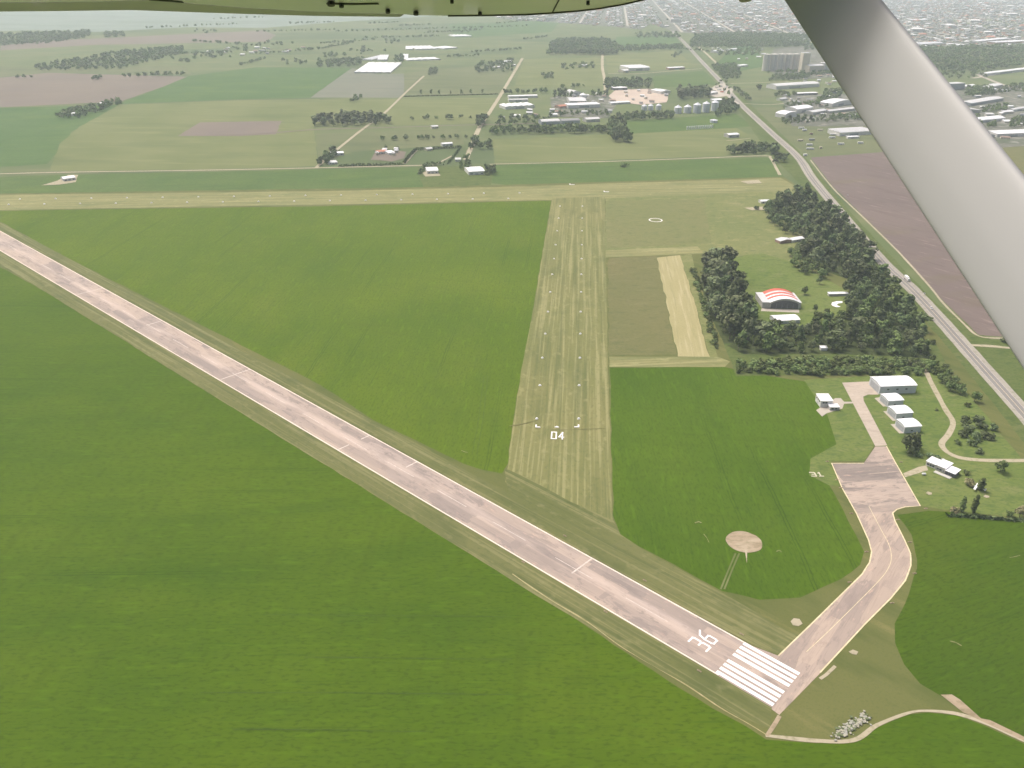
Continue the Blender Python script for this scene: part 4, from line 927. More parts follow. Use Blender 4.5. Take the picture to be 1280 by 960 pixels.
# ------------------------------------------------------------------ airfield markers
mk = MB()
mk.cyl((0, 0, .02), (0, 0, .7), 1.25, .75, 12); mk.cyl((0, 0, .7), (0, 0, .85), .75, .3, 12)
mk_me = mk.build('runway_marker', B['white']).data
bpy.data.objects.remove(bpy.data.objects['runway_marker'])
LY = [258, 273, 288.8, 306.3, 323.7, 343.2, 365.3, 390, 417.5, 447.6, 482, 523.7]
def lerp_tab(y, tab):
    for (x0, y0), (x1, y1) in zip(tab, tab[1:]):
        if y <= y1: return x0 + (x1 - x0) * (y - y0) / (y1 - y0)
    return tab[-1][0]
ORD = ['nearest the 04 numerals', 'second from the 04 numerals', 'third from the 04 numerals', 'fourth from the 04 numerals', 'fifth from the 04 numerals', 'sixth from the 04 numerals', 'seventh from the 04 numerals', 'eighth from the 04 numerals', 'ninth from the 04 numerals', 'tenth from the 04 numerals', 'eleventh from the 04 numerals', 'farthest from the 04 numerals']
def marker(p, label, group, s=1.0):
    o = bpy.data.objects.new('runway_marker', mk_me); COL.objects.link(o)
    o.location = G(*p) + Vector((0, 0, .12)); o.scale = (s, s, s * 1.2)
    tag(o, label, 'runway marker', group)
for side, tab in (('western', [(700, 258), (685, 390), (678, 447.6), (675, 482), (671, 523.7)]), ('eastern', [(728, 258), (726, 389.7), (725, 447), (724, 482), (723.4, 524)])):
    for i, y in enumerate(LY[::-1]):
        marker((lerp_tab(y, tab), y), f'white marker in the {side} row of the broad strip, {ORD[i]}', 'markers of the broad mown strip')
NUM = ['first', 'second', 'third', 'fourth', 'fifth', 'sixth', 'seventh', 'eighth', 'ninth', 'tenth', 'eleventh', 'twelfth', 'thirteenth', 'fourteenth', 'fifteenth', 'sixteenth']
for i in range(15):
    x = 11 + 44.6 * i; marker((x, 256 - x * .0118), f'white marker in the near row of the far strip, {NUM[i]} from the west', 'markers of the far grass strip', 1.25)
    x = 25 + 44.6 * i; marker((x, 249.5 - x * .0125), f'white marker in the far row of the far strip, {NUM[i]} from the west', 'markers of the far grass strip', 1.25)
for i, (x, y, lb) in enumerate(((715, 231, 'white corner marker where the broad strip meets the far one'), (758, 240, 'white corner marker east of the strip crossing'))):
    c = G(x, y); mb = MB(); mb.box(-4, -1, .05, 4, 1, .6); mb.box(-4, 1.02, .05, -2, 5, .6)
    o = mb.build('corner_marker', B['white']); o.location = c; tag(o, lb, 'runway marker')
# concrete marker pads along runway and taxiway
for x, y, lb in ((874, 839, 'near side of the runway close to the threshold bars'), (757, 765, 'near side of the runway midway to the numerals'), (654, 703, 'near side of the runway below the strip crossing'), (806, 726, 'far side of the runway opposite the earth circle'), (706, 670, 'far side of the runway at the crossing strip'), (927, 793, 'far side of the runway above the bars'), (1051, 610, 'west side of the apron'), (1046, 600, 'upper west side of the apron'), (1064, 642, 'west side where the taxiway starts'), (1083, 690, 'inner side of the taxiway bend'), (1122, 650, 'east side of the taxiway top'), (1137, 678, 'outer side above the bend'), (1143, 717, 'outer side below the bend'), (1115, 754, 'outer side of the straight taxiway'), (1157, 636, 'eastern apron corner'), (1034, 577, 'western apron corner'), (1062, 728, 'inner taxiway edge below the bend'), (1126, 578, 'east side of the apron neck')):
    c = G(x, y); mb = MB(); mb.box(-1.2, -.4, .05, 1.2, .4, .42, bev=.05); mb.box(-.2, -.2, .42, .2, .2, .75)
    o = mb.build('edge_marker', [M['dirtpad']]); o.location = c; o.rotation_euler.z = RANG if 'runway' in lb else .1
    tag(o, 'small pale edge marker block, ' + lb, 'edge marker', 'pale edge markers of the pavement')
# things on the lawn east of the apron
def glider(p, rz, label):
    c = G(*p); e = empty('parked_aeroplane', (c.x, c.y, .2), rz); tag(e, label, 'aeroplane')
    mb = MB(); mb.cyl((-2.2, 0, 1), (.8, 0, 1), .5, .55, 10); mb.cyl((-6, 0, 1.1), (-2.2, 0, 1), .15, .5, 10); mb.cyl((.8, 0, 1), (1.6, 0, 1), .55, .25, 10); mb.build('fuselage', B['white'], e)
    mb = MB(); mb.box(-1, -5, 1.6, .4, 5, 1.75); mb.build('wing', B['white'], e)
    mb = MB(); mb.box(-6.2, -1.5, 1.1, -5.4, 1.5, 1.2); mb.build('tailplane', B['white'], e)
    mb = MB(); mb.box(-6.3, -.06, 1.21, -5.5, .06, 2.4); mb.build('fin', B['white'], e)
    wheels(e, [(-.2, -.9), (-.2, .9), (1.3, 0)], .25, .15)
glider((1219, 610.5), R(140), 'small white parked aeroplane on the lawn by the shrubs')
for x, y, s, lb in ((1154.5, 594, .9, 'small white round tank beside the apron path'), (1178, 576, .7, 'small white tank behind the club house')):
    c = G(x, y); e = empty('fuel_tank', (c.x, c.y, 0)); tag(e, lb, 'tank')
    mb = MB(); mb.cyl((-1.2 * s, 0, 1.1), (1.2 * s, 0, 1.1), .8 * s, .8 * s, 14); mb.cyl((1.2 * s, 0, 1.1), (1.45 * s, 0, 1.1), .8 * s, .4 * s, 14); mb.cyl((-1.45 * s, 0, 1.1), (-1.2 * s, 0, 1.1), .4 * s, .8 * s, 14); mb.build('shell', B['white'], e)
    mb = MB(); mb.box(-1, -.5, 0, -.7, .5, .6); mb.box(.7, -.5, 0, 1, .5, .6); mb.build('support', B['steel'], e)
for x, y, lb in ((1161, 617, 'western'), (1233, 621, 'eastern')):
    sheet('worn_patch', [(x - 4, y), (x - 1, y - 2), (x + 4, y - .5), (x + 4, y + 1.5), (x, y + 2)], M['gravel'], amp=.4, seg=2, label=f'{lb} small pale bare patch on the lawn', cat='bare ground')
M['scratch'] = land('bare_scratch', (.2, .2, .1), (.26, .25, .14), [((.09, .13, .03), .7, 1 / 2., 0, W1, .45, .6)])
for pts, lb in (([(868, 654), (873, 652.5), (877, 654)], 'short pale scratch northwest of the earth circle'), ([(880, 668), (884, 673), (887, 679)], 'pale scratch west of the earth circle'), ([(970, 690), (974, 688.5), (977, 691)], 'pale fleck southeast of the earth circle'), ([(1187, 802), (1195, 804), (1202, 808)], 'pale scratch in the eastern crop'), ([(1262, 698), (1268, 697), (1275, 695)], 'pale scratch in the far eastern crop'), ([(577, 563.5), (582, 565.5), (585, 566)], 'pale fleck in the triangular crop near its tip')):
    ribbon('bare_scratch', pts, .8, M['scratch'], wob=1.0, label=lb, cat='bare ground')
# rubble heap
mb = MB(); rnd = random.Random(3)
for i in range(260):
    t = rnd.random()
    c = G(1044 + 40 * t + rnd.gauss(0, 3), 921 - 24 * t + rnd.gauss(0, 3.5)); s = rnd.uniform(.15, .62)
    q = [Vector((rnd.uniform(-1, 1), rnd.uniform(-1, 1), rnd.uniform(.1, 1))) for _ in range(8)]
    vs = [(c.x + dx * s * rnd.uniform(.6, 1.2), c.y + dy * s * rnd.uniform(.5, 1.4), LAYER[0] + dz * s * rnd.uniform(.4, .9)) for dz in (0, 1) for dx, dy in ((-1, -1), (1, -1), (1, 1), (-1, 1))]
    mb.add(vs, [(4, 5, 6, 7), (0, 1, 5, 4), (1, 2, 6, 5), (2, 3, 7, 6), (3, 0, 4, 7)], i % 3)
tag(mb.build('rubble', [plain('rubble_pale', (.33, .32, .25), .9, .2, 2), plain('rubble_grey', (.3, .3, .26), .9, .2, 2), plain('rubble_weed', (.12, .15, .07), .9, .3, 2)]), 'pale broken rubble scattered beside the near dirt track', 'rubble', kind='stuff')
# ------------------------------------------------------------------ trees
L_pine = leafy('pine_foliage', (0.0729, 0.1021, 0.04374), (0.1458, 0.1823, 0.07582))
L_olive = leafy('eucalypt_foliage', (0.0945, 0.1188, 0.0594), (0.1823, 0.2025, 0.1013))
L_broad = leafy('broadleaf_foliage', (0.0837, 0.1242, 0.0405), (0.1688, 0.216, 0.07425))
L_shrub = leafy('shrub_foliage', (0.08775, 0.1283, 0.0405), (0.1755, 0.216, 0.0783))
L_pale = leafy('pale_shrub_foliage', (.16, .15, .08), (.26, .23, .13))
BARK = plain('bark', (.12, .095, .075), .9, .25, 3)

def crown(rnd, kind, n, size):
    """leaf clumps filling an uneven crown of height about 1 (trunk foot at 0)"""
    V, Fc = [], []
    lobes = []
    if kind == 'pine':
        for k in range(13):
            h = .25 + .7 * (k / 12.0) ** .9
            w = .34 * (1.08 - h) ** .7 + .05
            a = rnd.uniform(0, math.tau); q = rnd.uniform(.2, .75) * w
            lobes.append((Vector((math.cos(a) * q, math.sin(a) * q, h)), rnd.uniform(.6, 1) * w * .75 + .04, .8))
    elif kind == 'round':
        for k in range(12):
            a = rnd.uniform(0, math.tau); q = rnd.uniform(.08, .36); h = rnd.uniform(.36, .84)
            lobes.append((Vector((math.cos(a) * q, math.sin(a) * q, h)), rnd.uniform(.13, .24), .85))
        lobes.append((Vector((0, 0, .6)), .3, .9))
    elif kind == 'tall':
        for k in range(13):
            a = rnd.uniform(0, math.tau); q = rnd.uniform(.02, .17); h = rnd.uniform(.28, .92)
            lobes.append((Vector((math.cos(a) * q, math.sin(a) * q, h)), rnd.uniform(.08, .15), 1.1))
    elif kind == 'narrow':
        for k in range(9):
            h = .12 + .8 * k / 8
            lobes.append((Vector((rnd.uniform(-.02, .02), rnd.uniform(-.02, .02), h)), .1 * math.sin(math.pi * (.15 + .8 * k / 8)) + .02, 1.3))
    else:
        for k in range(9):
            a = rnd.uniform(0, math.tau); q = rnd.uniform(.05, .5); h = rnd.uniform(.25, .7)
            lobes.append((Vector((math.cos(a) * q, math.sin(a) * q, h)), rnd.uniform(.2, .34), .8))
    for i in range(n):
        c, r, sq = lobes[rnd.randrange(len(lobes))]
        d = Vector((rnd.gauss(0, 1), rnd.gauss(0, 1), rnd.gauss(0, 1))).normalized()
        rr = r * rnd.uniform(.45, 1.0) ** .5
        p = c + Vector((d.x * rr, d.y * rr, d.z * rr * sq))
        if p.z < .04: p.z = .04
        nrm = (d + Vector((rnd.gauss(0, .45), rnd.gauss(0, .45), rnd.gauss(.25, .45)))).normalized()
        t = nrm.orthogonal().normalized(); t.rotate(Matrix.Rotation(rnd.uniform(0, math.tau), 3, nrm)); b = nrm.cross(t)
        s = size * rnd.uniform(.6, 1.35); u = s * rnd.uniform(.6, 1.1)
        k = len(V)
        V += [p - t * s - b * u * .5, p + t * s * .3 - b * u, p + t * s + b * u * .4, p - t * s * .2 + b * u]
        Fc.append((k, k + 1, k + 2, k + 3))
    return V, Fc
def trunk_mb(kind, rnd):
    mb = MB(); top = {'pine': .85, 'round': .55, 'tall': .75, 'narrow': .7, 'shrub': .3}[kind]; r = {'pine': .024, 'round': .022, 'tall': .018, 'narrow': .016, 'shrub': .02}[kind]
    mb.cyl((0, 0, -.01), (.01, .005, top), r, r * .35, 8)
    for k in range(5):
        a = rnd.uniform(0, math.tau); h = top * rnd.uniform(.4, .9); q = rnd.uniform(.08, .2)
        mb.cyl((0, 0, h), (math.cos(a) * q, math.sin(a) * q, h + rnd.uniform(.05, .16)), r * .45, r * .15, 6)
    return mb
def protos(kind, count, n, size, seed):
    out = []
    for k in range(count):
        rnd = random.Random(seed + k * 13)
        V, Fc = crown(rnd, kind, n, size)
        me = bpy.data.meshes.new(kind + '_crown'); me.from_pydata([tuple(v) for v in V], [], Fc)
        tb = trunk_mb(kind, rnd)
        tm = bpy.data.meshes.new(kind + '_trunk'); tm.from_pydata([tuple(v) for v in tb.v], [], tb.f); tm.materials.append(BARK)
        # one-mesh version for trees that are only a few pixels high
        V2, F2 = crown(random.Random(seed + 500 + k), kind, max(60, n // 5), size * 2.0)
        off = len(V2)
        V3 = V2 + tb.v; F3 = F2 + [tuple(i + off for i in f) for f in tb.f]
        one = bpy.data.meshes.new(kind + '_small'); one.from_pydata([tuple(v) for v in V3], [], F3)
        one.polygons.foreach_set('material_index', [0] * len(F2) + [1] * len(tb.f))
        out.append((me, tm, one, V2, F2))
    return out
PR = {'pine': protos('pine', 5, 620, .055, 11), 'round': protos('round', 5, 560, .062, 31), 'tall': protos('tall', 5, 480, .05, 51), 'narrow': protos('narrow', 2, 320, .045, 71), 'shrub': protos('shrub', 4, 380, .1, 91)}
CACHE = {}
def with_mat(me, mats):
    key = (me.name, tuple(m.name for m in mats))
    if key not in CACHE:
        c = me.copy(); c.materials.clear()
        for m in mats: c.materials.append(m)
        CACHE[key] = c
    return CACHE[key]
TR = random.Random(99)
def plant(name, kind, c, h, wide, leaf, label, cat, group, small=False):
    me, tm, one, _, _ = TR.choice(PR[kind])
    rz = TR.uniform(0, math.tau)
    sc = (h * wide, h * wide * TR.uniform(.88, 1.14), h)
    if small:
        o = bpy.data.objects.new(name, with_mat(one, (leaf, BARK))); COL.objects.link(o)
        o.location = (c.x, c.y, 0); o.rotation_euler = (0, 0, rz); o.scale = sc
        return tag(o, label, cat, group)
    e = empty(name, (c.x, c.y, 0), rz); e.scale = sc
    tag(e, label, cat, group)
    o = bpy.data.objects.new('foliage' if kind == 'shrub' else 'crown', with_mat(me, (leaf,))); COL.objects.link(o); o.parent = e
    o = bpy.data.objects.new('stem' if kind == 'shrub' else 'trunk', tm); COL.objects.link(o); o.parent = e
    return e

def inside(p, poly):
    x, y = p; r = False; n = len(poly); j = n - 1
    for i in range(n):
        xi, yi = poly[i]; xj, yj = poly[j]
        if (yi > y) != (yj > y) and x < (xj - xi) * (y - yi) / (yj - yi) + xi: r = not r
        j = i
    return r
def scatter(px_poly, gap, limit=9999, rnd=TR):
    P = [(G(*p).x, G(*p).y) for p in px_poly]
    x0, x1 = min(p[0] for p in P), max(p[0] for p in P); y0, y1 = min(p[1] for p in P), max(p[1] for p in P)
    out = []; grid = {}
    tries = int((x1 - x0) * (y1 - y0) / gap ** 2 * 6) + 20
    for _ in range(min(tries, 60000)):
        x, y = rnd.uniform(x0, x1), rnd.uniform(y0, y1)
        if not inside((x, y), P): continue
        k = (int(x // gap), int(y // gap)); ok = True
        for i in (-1, 0, 1):
            for j in (-1, 0, 1):
                for q in grid.get((k[0] + i, k[1] + j), ()):
                    if (q[0] - x) ** 2 + (q[1] - y) ** 2 < gap * gap: ok = False
        if ok:
            grid.setdefault(k, []).append((x, y)); out.append(Vector((x, y, 0)))
            if len(out) >= limit: break
    return out
def alongline(px, step, jit=1.5):
    P = [G(*p) for p in px]
    return [p + Vector((TR.uniform(-jit, jit), TR.uniform(-jit, jit), 0)) for p in resample(P, step)]

NEAR = []   # (kind name, proto, point, height, width, leaf, label, category, group)
def grove(pts, name, kind, h0, h1, wide, leaf, label, cat, group=None):
    for p in pts:
        kk = kind if isinstance(kind, str) else TR.choice(kind)
        NEAR.append((name, kk, p, TR.uniform(h0, h1) * (1.12 if kk in ('pine', 'tall') else .95), wide * TR.uniform(.75, 1.3) * (1.35 if kk == 'tall' and not isinstance(kind, str) else 1), TR.choice(leaf) if isinstance(leaf, tuple) else leaf, label, cat, group or label))
# airfield woods
grove(scatter([(876, 352), (886, 344), (903, 342), (916, 352), (930, 385), (938, 415), (935, 428), (912, 425), (893, 395)], 8.8), 'pine_tree', ('pine', 'pine', 'tall'), 13, 27, .95, (L_pine, L_pine, L_olive), 'tall dark pine in the belt west of the striped hangar', 'pine tree')
grove(scatter([(880, 348), (888, 343), (905, 343), (912, 350), (900, 360)], 9), 'pine_tree', 'tall', 24, 30, 1.25, L_olive, 'tallest feathery tree at the north tip of the western belt', 'tree')
grove(alongline([(868, 340), (876, 372), (884, 400), (897, 438)], 9), 'shrub', 'shrub', 4, 6.5, 1.0, L_shrub, 'low bush along the pale stubble edge', 'shrub')
grove(scatter([(912, 434), (928, 420), (960, 414), (1000, 415), (1040, 412), (1085, 416), (1130, 420), (1152, 430), (1162, 448), (1120, 441), (1060, 441), (985, 441), (925, 440)], 8.8), 'gum_tree', ('round', 'tall', 'pine'), 8, 17, .95, (L_olive, L_pine, L_broad), 'grey green tree in the belt south of the hangar lawn', 'tree')
grove(scatter([(952, 255), (985, 245), (1012, 246), (1020, 258), (1018, 285), (985, 276), (958, 266)], 10.2), 'pine_tree', ('round', 'pine', 'pine', 'tall'), 9, 21, .95, (L_pine, L_pine, L_olive), 'dark pine in the northern end of the roadside wood', 'pine tree')
grove(scatter([(958, 266), (985, 277), (1006, 288), (1012, 300), (975, 290), (963, 282)], 9.5), 'pine_tree', 'round', 10, 15, .95, L_pine, 'dark tree around the white houses in the roadside wood', 'tree')
grove(scatter([(1004, 285), (1025, 262), (1055, 290), (1078, 312), (1088, 330), (1072, 350), (1040, 342), (1012, 330), (990, 316)], 10), 'pine_tree', ('round', 'pine', 'pine', 'tall'), 9, 22, .95, (L_pine, L_pine, L_olive), 'dark pine in the middle of the roadside wood', 'pine tree')
grove(scatter([(985, 316), (1010, 332), (1035, 342), (1030, 352), (1005, 345), (988, 330)], 9), 'gum_tree', 'round', 9, 13, 1.05, L_broad, 'rounded green tree at the lawn edge of the wood', 'tree')
grove(scatter([(1062, 352), (1088, 340), (1102, 350), (1120, 380), (1150, 412), (1154, 428), (1110, 420), (1072, 410), (1056, 398), (1058, 376)], 9.6), 'pine_tree', ('round', 'pine', 'pine', 'tall'), 8, 20, .95, (L_pine, L_pine, L_broad), 'dark pine in the southern part of the roadside wood', 'pine tree')
grove(scatter([(1012, 402), (1030, 390), (1056, 398), (1050, 412), (1015, 412)], 8), 'gum_tree', 'round', 7, 12, 1.0, L_broad, 'yellowish green tree between lawn and southern belt', 'tree')
grove(scatter([(915, 463), (925, 455), (1000, 452), (1090, 452), (1150, 452), (1165, 460), (1168, 468), (1100, 468), (1000, 468), (922, 467)], 5.4), 'shrub', 'shrub', 4.5, 8.5, 1.0, L_shrub, 'dense hedge bush north of the big hangar', 'shrub')
grove(scatter([(1160, 448), (1172, 456), (1190, 472), (1205, 490), (1195, 496), (1180, 482), (1168, 468)], 7), 'gum_tree', 'round', 6, 10, 1.0, L_broad, 'small tree between the gravel track and the highway', 'tree')
grove(scatter([(1197, 527), (1212, 520), (1232, 524), (1246, 536), (1236, 552), (1215, 562), (1196, 552)], 8.5), 'shrub', 'shrub', 5, 7.5, 1.1, L_pine, 'dark bush in the clump beside the track bend', 'shrub')
for x, y, k, h, w, lf, nm, lb in (
    (1138, 563, 'shrub', 15, .95, L_pine, 'conifer', 'round dark conifer in front of the third small hangar'), (1166, 574, 'shrub', 5, 1.5, L_pine, 'shrub', 'dark low bush behind the club house'),
    (1148, 571, 'shrub', 4, 1.0, L_pine, 'shrub', 'dark small bush below the round conifer'), (1201.5, 640, 'narrow', 12, 1.3, L_broad, 'cypress', 'slim dark cypress beside the pale bush'), (1216, 641, 'narrow', 14, 1.2, L_broad, 'cypress', 'taller slim cypress, eastern one of the two'),
    (1192, 641, 'shrub', 6, .8, L_pale, 'shrub', 'pale leafless bush left of the slim cypresses'), (1274, 647, 'round', 9, 1.1, L_pale, 'shrub', 'pale yellowish bush at the hedge line end'), (1262, 645, 'shrub', 4, 1.0, L_shrub, 'shrub', 'green bush beside the pale yellowish one'),
    (1225, 613, 'narrow', 10, 2.0, L_broad, 'gum_tree', 'bushy green tree behind the parked aeroplane'), (1210, 606, 'shrub', 5, 1.1, L_pale, 'shrub', 'pale dry bush east of the club house'), (1208, 593, 'shrub', 4, 1.0, L_shrub, 'shrub', 'green bush at the garden north of the club house'),
    (1250, 590, 'round', 10, .9, L_broad, 'gum_tree', 'dark tree standing on the track edge'), (1170, 513, 'shrub', 2, 1.2, L_shrub, 'shrub', 'tiny bush in the grass east of the hangars'), (1218, 502, 'round', 9, 1.0, L_broad, 'gum_tree', 'green tree north of the dark bush clump'),
    (1209, 508, 'shrub', 4, 1.0, L_shrub, 'shrub', 'small bush beside the green tree near the highway'), (1166, 430, 'shrub', 5, .8, L_shrub, 'shrub', 'lone bush on the highway verge'), (1163, 400, 'shrub', 4, 1.0, L_shrub, 'shrub', 'lone roadside bush above the side track'),
    (1258, 428, 'shrub', 7, 1.2, L_pine, 'shrub', 'dark bush at the ploughed field south corner'), (1005, 368, 'round', 9, .9, L_broad, 'gum_tree', 'green tree just east of the striped hangar'), (1024, 355, 'round', 10, .8, L_pine, 'pine_tree', 'dark tree alone on the hangar lawn'), (780, 208, 'shrub', 9, 1.5, L_broad, 'shrub', 'round bush alone beside the eastern white road'),
    (1019, 390, 'round', 8, .8, L_broad, 'gum_tree', 'green tree in the sunny clearing south east of the hangar'), (1030, 402, 'tall', 10, 1.4, L_broad, 'gum_tree', 'green upright tree south of the clearing'), (945, 262, 'shrub', 6, 1.0, L_pine, 'shrub', 'dark bush west of the northern white house'),
    (1196, 555, 'shrub', 4, 1.0, L_shrub, 'shrub', 'green bush inside the track bend'), (1223, 566, 'shrub', 4, 1.3, L_pine, 'shrub', 'dark bush right above the track')):
    NEAR.append((nm, k, G(x, y), h, w, lf, lb, 'tree' if 'bush' not in lb else 'shrub', None))
# middle distance
MID = []
def clutter(poly, n, label, s0=8, s1=18):
    pts = scatter(poly, 22); TR.shuffle(pts)
    for p in pts[:n]:
        e = empty('outbuilding', (p.x, p.y, 0), TR.choice((0, .1, 1.57, -.2)) + TR.uniform(-.1, .1)); tag(e, label, 'outbuilding', label)
        w = TR.uniform(s0, s1)
        hall(e, w, w * TR.uniform(.5, .8), TR.uniform(3, 5), TR.uniform(.8, 2), TR.choice(('gable', 'mono', 'gable')), 'x', B[TR.choice(('white_wall', 'pale_wall', 'cream', 'grey_wall'))], B[TR.choice(('white_roof', 'pale_roof', 'white_roof', 'grey_roof', 'rust_roof'))])
clutter([(975, 118), (1078, 116), (1092, 150), (1000, 158), (985, 135)], 22, 'small outbuilding among the warehouses next to the strut')
clutter([(1222, 108), (1292, 100), (1292, 168), (1235, 176), (1215, 130)], 26, 'small outbuilding among the eastern industrial yards')
clutter([(885, 62), (955, 58), (955, 72), (900, 78)], 14, 'small building beside the service road')
clutter([(975, 92), (1046, 90), (1060, 106), (990, 108)], 12, 'small outbuilding at the foot of the elevator')
clutter([(692, 145), (760, 143), (770, 116), (692, 120)], 16, 'small outbuilding in the grain works yard')
clutter([(778, 131), (838, 128), (838, 114), (775, 113)], 12, 'small outbuilding around the red yard', 6, 14)
clutter([(220, 72), (400, 70), (400, 60), (250, 60)], 16, 'farm building scattered among the far western hedges', 12, 24)
clutter([(590, 90), (640, 88), (640, 78), (600, 80)], 6, 'house among the trees west of the lane top')
clutter([(1130, 58), (1290, 56), (1290, 46), (1130, 50)], 18, 'pale store at the edge of the eastern town', 18, 40)
clutter([(622, 150), (690, 146), (688, 138), (625, 142)], 8, 'low building south of the long works shed')
clutter([(465, 198), (500, 196), (500, 188), (470, 189)], 5, 'farm hut on the pinkish farmyard', 5, 9)
def far(pts, kind, h0, h1, wide, leaf, label):
    for p in pts: MID.append((kind, p, TR.uniform(h0, h1), wide * TR.uniform(.85, 1.2), leaf, label))
far(scatter([(612, 169), (765, 166), (765, 161), (612, 164)], 11), 'round', 11, 17, .9, L_broad, 'dark tree in the row before the tunnel sheds')
far(scatter([(622, 158), (680, 154), (690, 146), (625, 148)], 15), 'round', 8, 12, 1.0, L_broad, 'tree south of the long white works shed')
far(scatter([(764, 178), (786, 178), (780, 160), (764, 155)], 13), 'round', 15, 24, .9, L_pine, 'tall dark tree at the end of the works tree row')
far(scatter([(772, 152), (842, 149), (842, 144), (772, 146)], 12), 'round', 11, 16, .9, L_pine, 'dark tree in front of the grain bins')
far(scatter([(896, 147), (920, 140), (915, 128), (899, 132)], 12), 'round', 12, 18, .9, L_pine, 'dark tree east of the grain bins')
far(scatter([(846, 125), (888, 122), (884, 117), (848, 118)], 14), 'tall', 18, 26, 1.4, L_olive, 'tall tree behind the grain bins')
far(scatter([(757, 112), (812, 111), (812, 102), (757, 102)], 15), 'round', 13, 18, 1.0, L_pine, 'dark tree in the grove before the white factory')
far(scatter([(908, 193.5), (968, 193), (970, 187), (940, 184), (915, 190)], 11), 'round', 12, 19, 1.0, L_pine, 'dark tree in the clump beside the lone barn')
far(scatter([(968, 205), (982, 204), (982, 199), (972, 198)], 11), 'round', 11, 15, 1.0, L_pine, 'dark tree right at the highway edge')
far(scatter([(390, 158), (470, 157.5), (492, 155), (470, 148), (400, 151)], 15), 'tall', 14, 22, 1.7, L_olive, 'poplar in the grove crossed by the lane')
far(scatter([(397, 208), (408, 207), (425, 190), (418, 186), (404, 198)], 10), 'round', 9, 14, .9, L_pine, 'dark tree beside the diagonal lane end')
far(scatter([(586, 188), (612, 187), (618, 181), (590, 178)], 14), 'round', 12, 17, .9, L_pine, 'dark tree in the clump on the white lane')
far(scatter([(596, 160), (606, 158), (606, 150), (598, 150)], 13), 'round', 14, 20, .9, L_pine, 'dark tree at the lane junction')
far(scatter([(608, 219), (618, 218), (617, 214), (609, 214)], 8), 'round', 10, 14, .9, L_pine, 'dark tree beside the larger farm shed')
far(scatter([(574, 214), (586, 213), (586, 200), (577, 200)], 12), 'round', 8, 13, .9, L_broad, 'tree between the two white farm sheds')
far(scatter([(69, 149), (102, 148), (152, 131), (150, 126), (118, 134), (75, 143)], 14), 'round', 9, 15, 1.0, L_pine, 'tree in the lone oval wood on the west fields')
far(alongline([(155, 97), (170, 96.5), (200, 95.5), (236, 94)], 18, 4), 'round', 12, 17, 1.0, L_pine, 'tree in the short row beyond the pink plough')
far(alongline([(632, 118), (650, 117), (662, 117), (684, 116)], 16, 3), 'round', 11, 16, 1.0, L_broad, 'round tree in the row north of the long shed')
far(alongline([(526, 118.5), (545, 118), (570, 118), (605, 117)], 26, 5), 'tall', 8, 15, 1.2, L_pine, 'slim tree in the loose row across the paddock')
far(scatter([(888, 84), (905, 101), (925, 99), (922, 82)], 16), 'round', 11, 16, 1.0, L_pine, 'dark tree west of the tall silos')
far([G(948, 113)], 'round', 17, 18, .9, L_pine, 'single round tree on the pale paddock by the silos')
far(scatter([(968, 122), (996, 121), (996, 117), (968, 118)], 13), 'round', 9, 13, 1.0, L_broad, 'tree below the very long warehouse')
far(scatter([(974, 157), (1030, 153), (1030, 148), (978, 152)], 12), 'tall', 9, 14, 1.3, L_pine, 'dark tree in front of the domed shed')
far(scatter([(1020, 130), (1045, 128), (1055, 112), (1030, 116)], 14), 'round', 10, 15, 1.0, L_pine, 'dark tree between the warehouses near the strut')
far(scatter([(1030, 154), (1080, 150), (1085, 142), (1040, 147)], 12), 'round', 9, 13, 1.0, L_pine, 'dark tree behind the ribbed warehouse')
far(scatter([(962, 102), (1010, 100), (1010, 94), (965, 96)], 13), 'round', 9, 14, 1.0, L_broad, 'tree at the foot of the tall silos')
far(scatter([(1206, 122), (1240, 120), (1238, 110), (1210, 112)], 13), 'round', 10, 15, 1.0, L_pine, 'dark tree beside the grey office block')
far(scatter([(1226, 142), (1258, 138), (1258, 132), (1228, 136)], 12), 'round', 8, 12, 1.0, L_pine, 'tree in front of the long grey warehouse')
far(scatter([(1205, 158), (1225, 157), (1222, 146), (1206, 148)], 12), 'round', 8, 13, 1.0, L_pine, 'dark tree by the strut edge sheds')
far(scatter([(1262, 160), (1292, 158), (1292, 148), (1266, 150)], 12), 'round', 8, 13, 1.0, L_pine, 'dark tree at the eastern industrial gardens')
far(scatter([(1236, 160), (1243, 160), (1243, 156), (1236, 156)], 9), 'round', 9, 12, 1.0, L_pine, 'dark tree at the wave roofed hall')
far(scatter([(395, 85), (448, 84), (455, 74), (400, 78)], 19), 'round', 11, 17, 1.1, L_pine, 'dark tree in the grove by the greenhouses')
far(scatter([(590, 92), (640, 90), (642, 76), (600, 80)], 22), 'round', 9, 15, 1.0, L_pine, 'dark tree around the houses west of the lane top')
far(scatter([(702, 88), (742, 86), (742, 80), (702, 82)], 20), 'round', 10, 14, 1.0, L_broad, 'tree in the garden behind the grain works')
far(scatter([(678, 100), (690, 99), (690, 94), (678, 95)], 16), 'round', 9, 13, 1.0, L_broad, 'tree pair on the pale pasture')
far(scatter([(690, 124), (715, 122), (715, 117), (690, 119)], 14), 'tall', 12, 17, 1.2, L_olive, 'slim tree at the works west yard')
far(scatter([(737, 122), (760, 121), (760, 117), (737, 118)], 14), 'tall', 10, 15, 1.2, L_olive, 'slim tree at the works north yard')
far(scatter([(494, 78), (504, 78), (504, 72), (494, 73)], 14), 'round', 12, 16, 1.0, L_pine, 'dark tree between two greenhouses')
far(scatter([(535, 95), (545, 94), (548, 88), (537, 89)], 13), 'round', 10, 14, 1.0, L_pine, 'dark round tree on the sandy lane by the grey field')
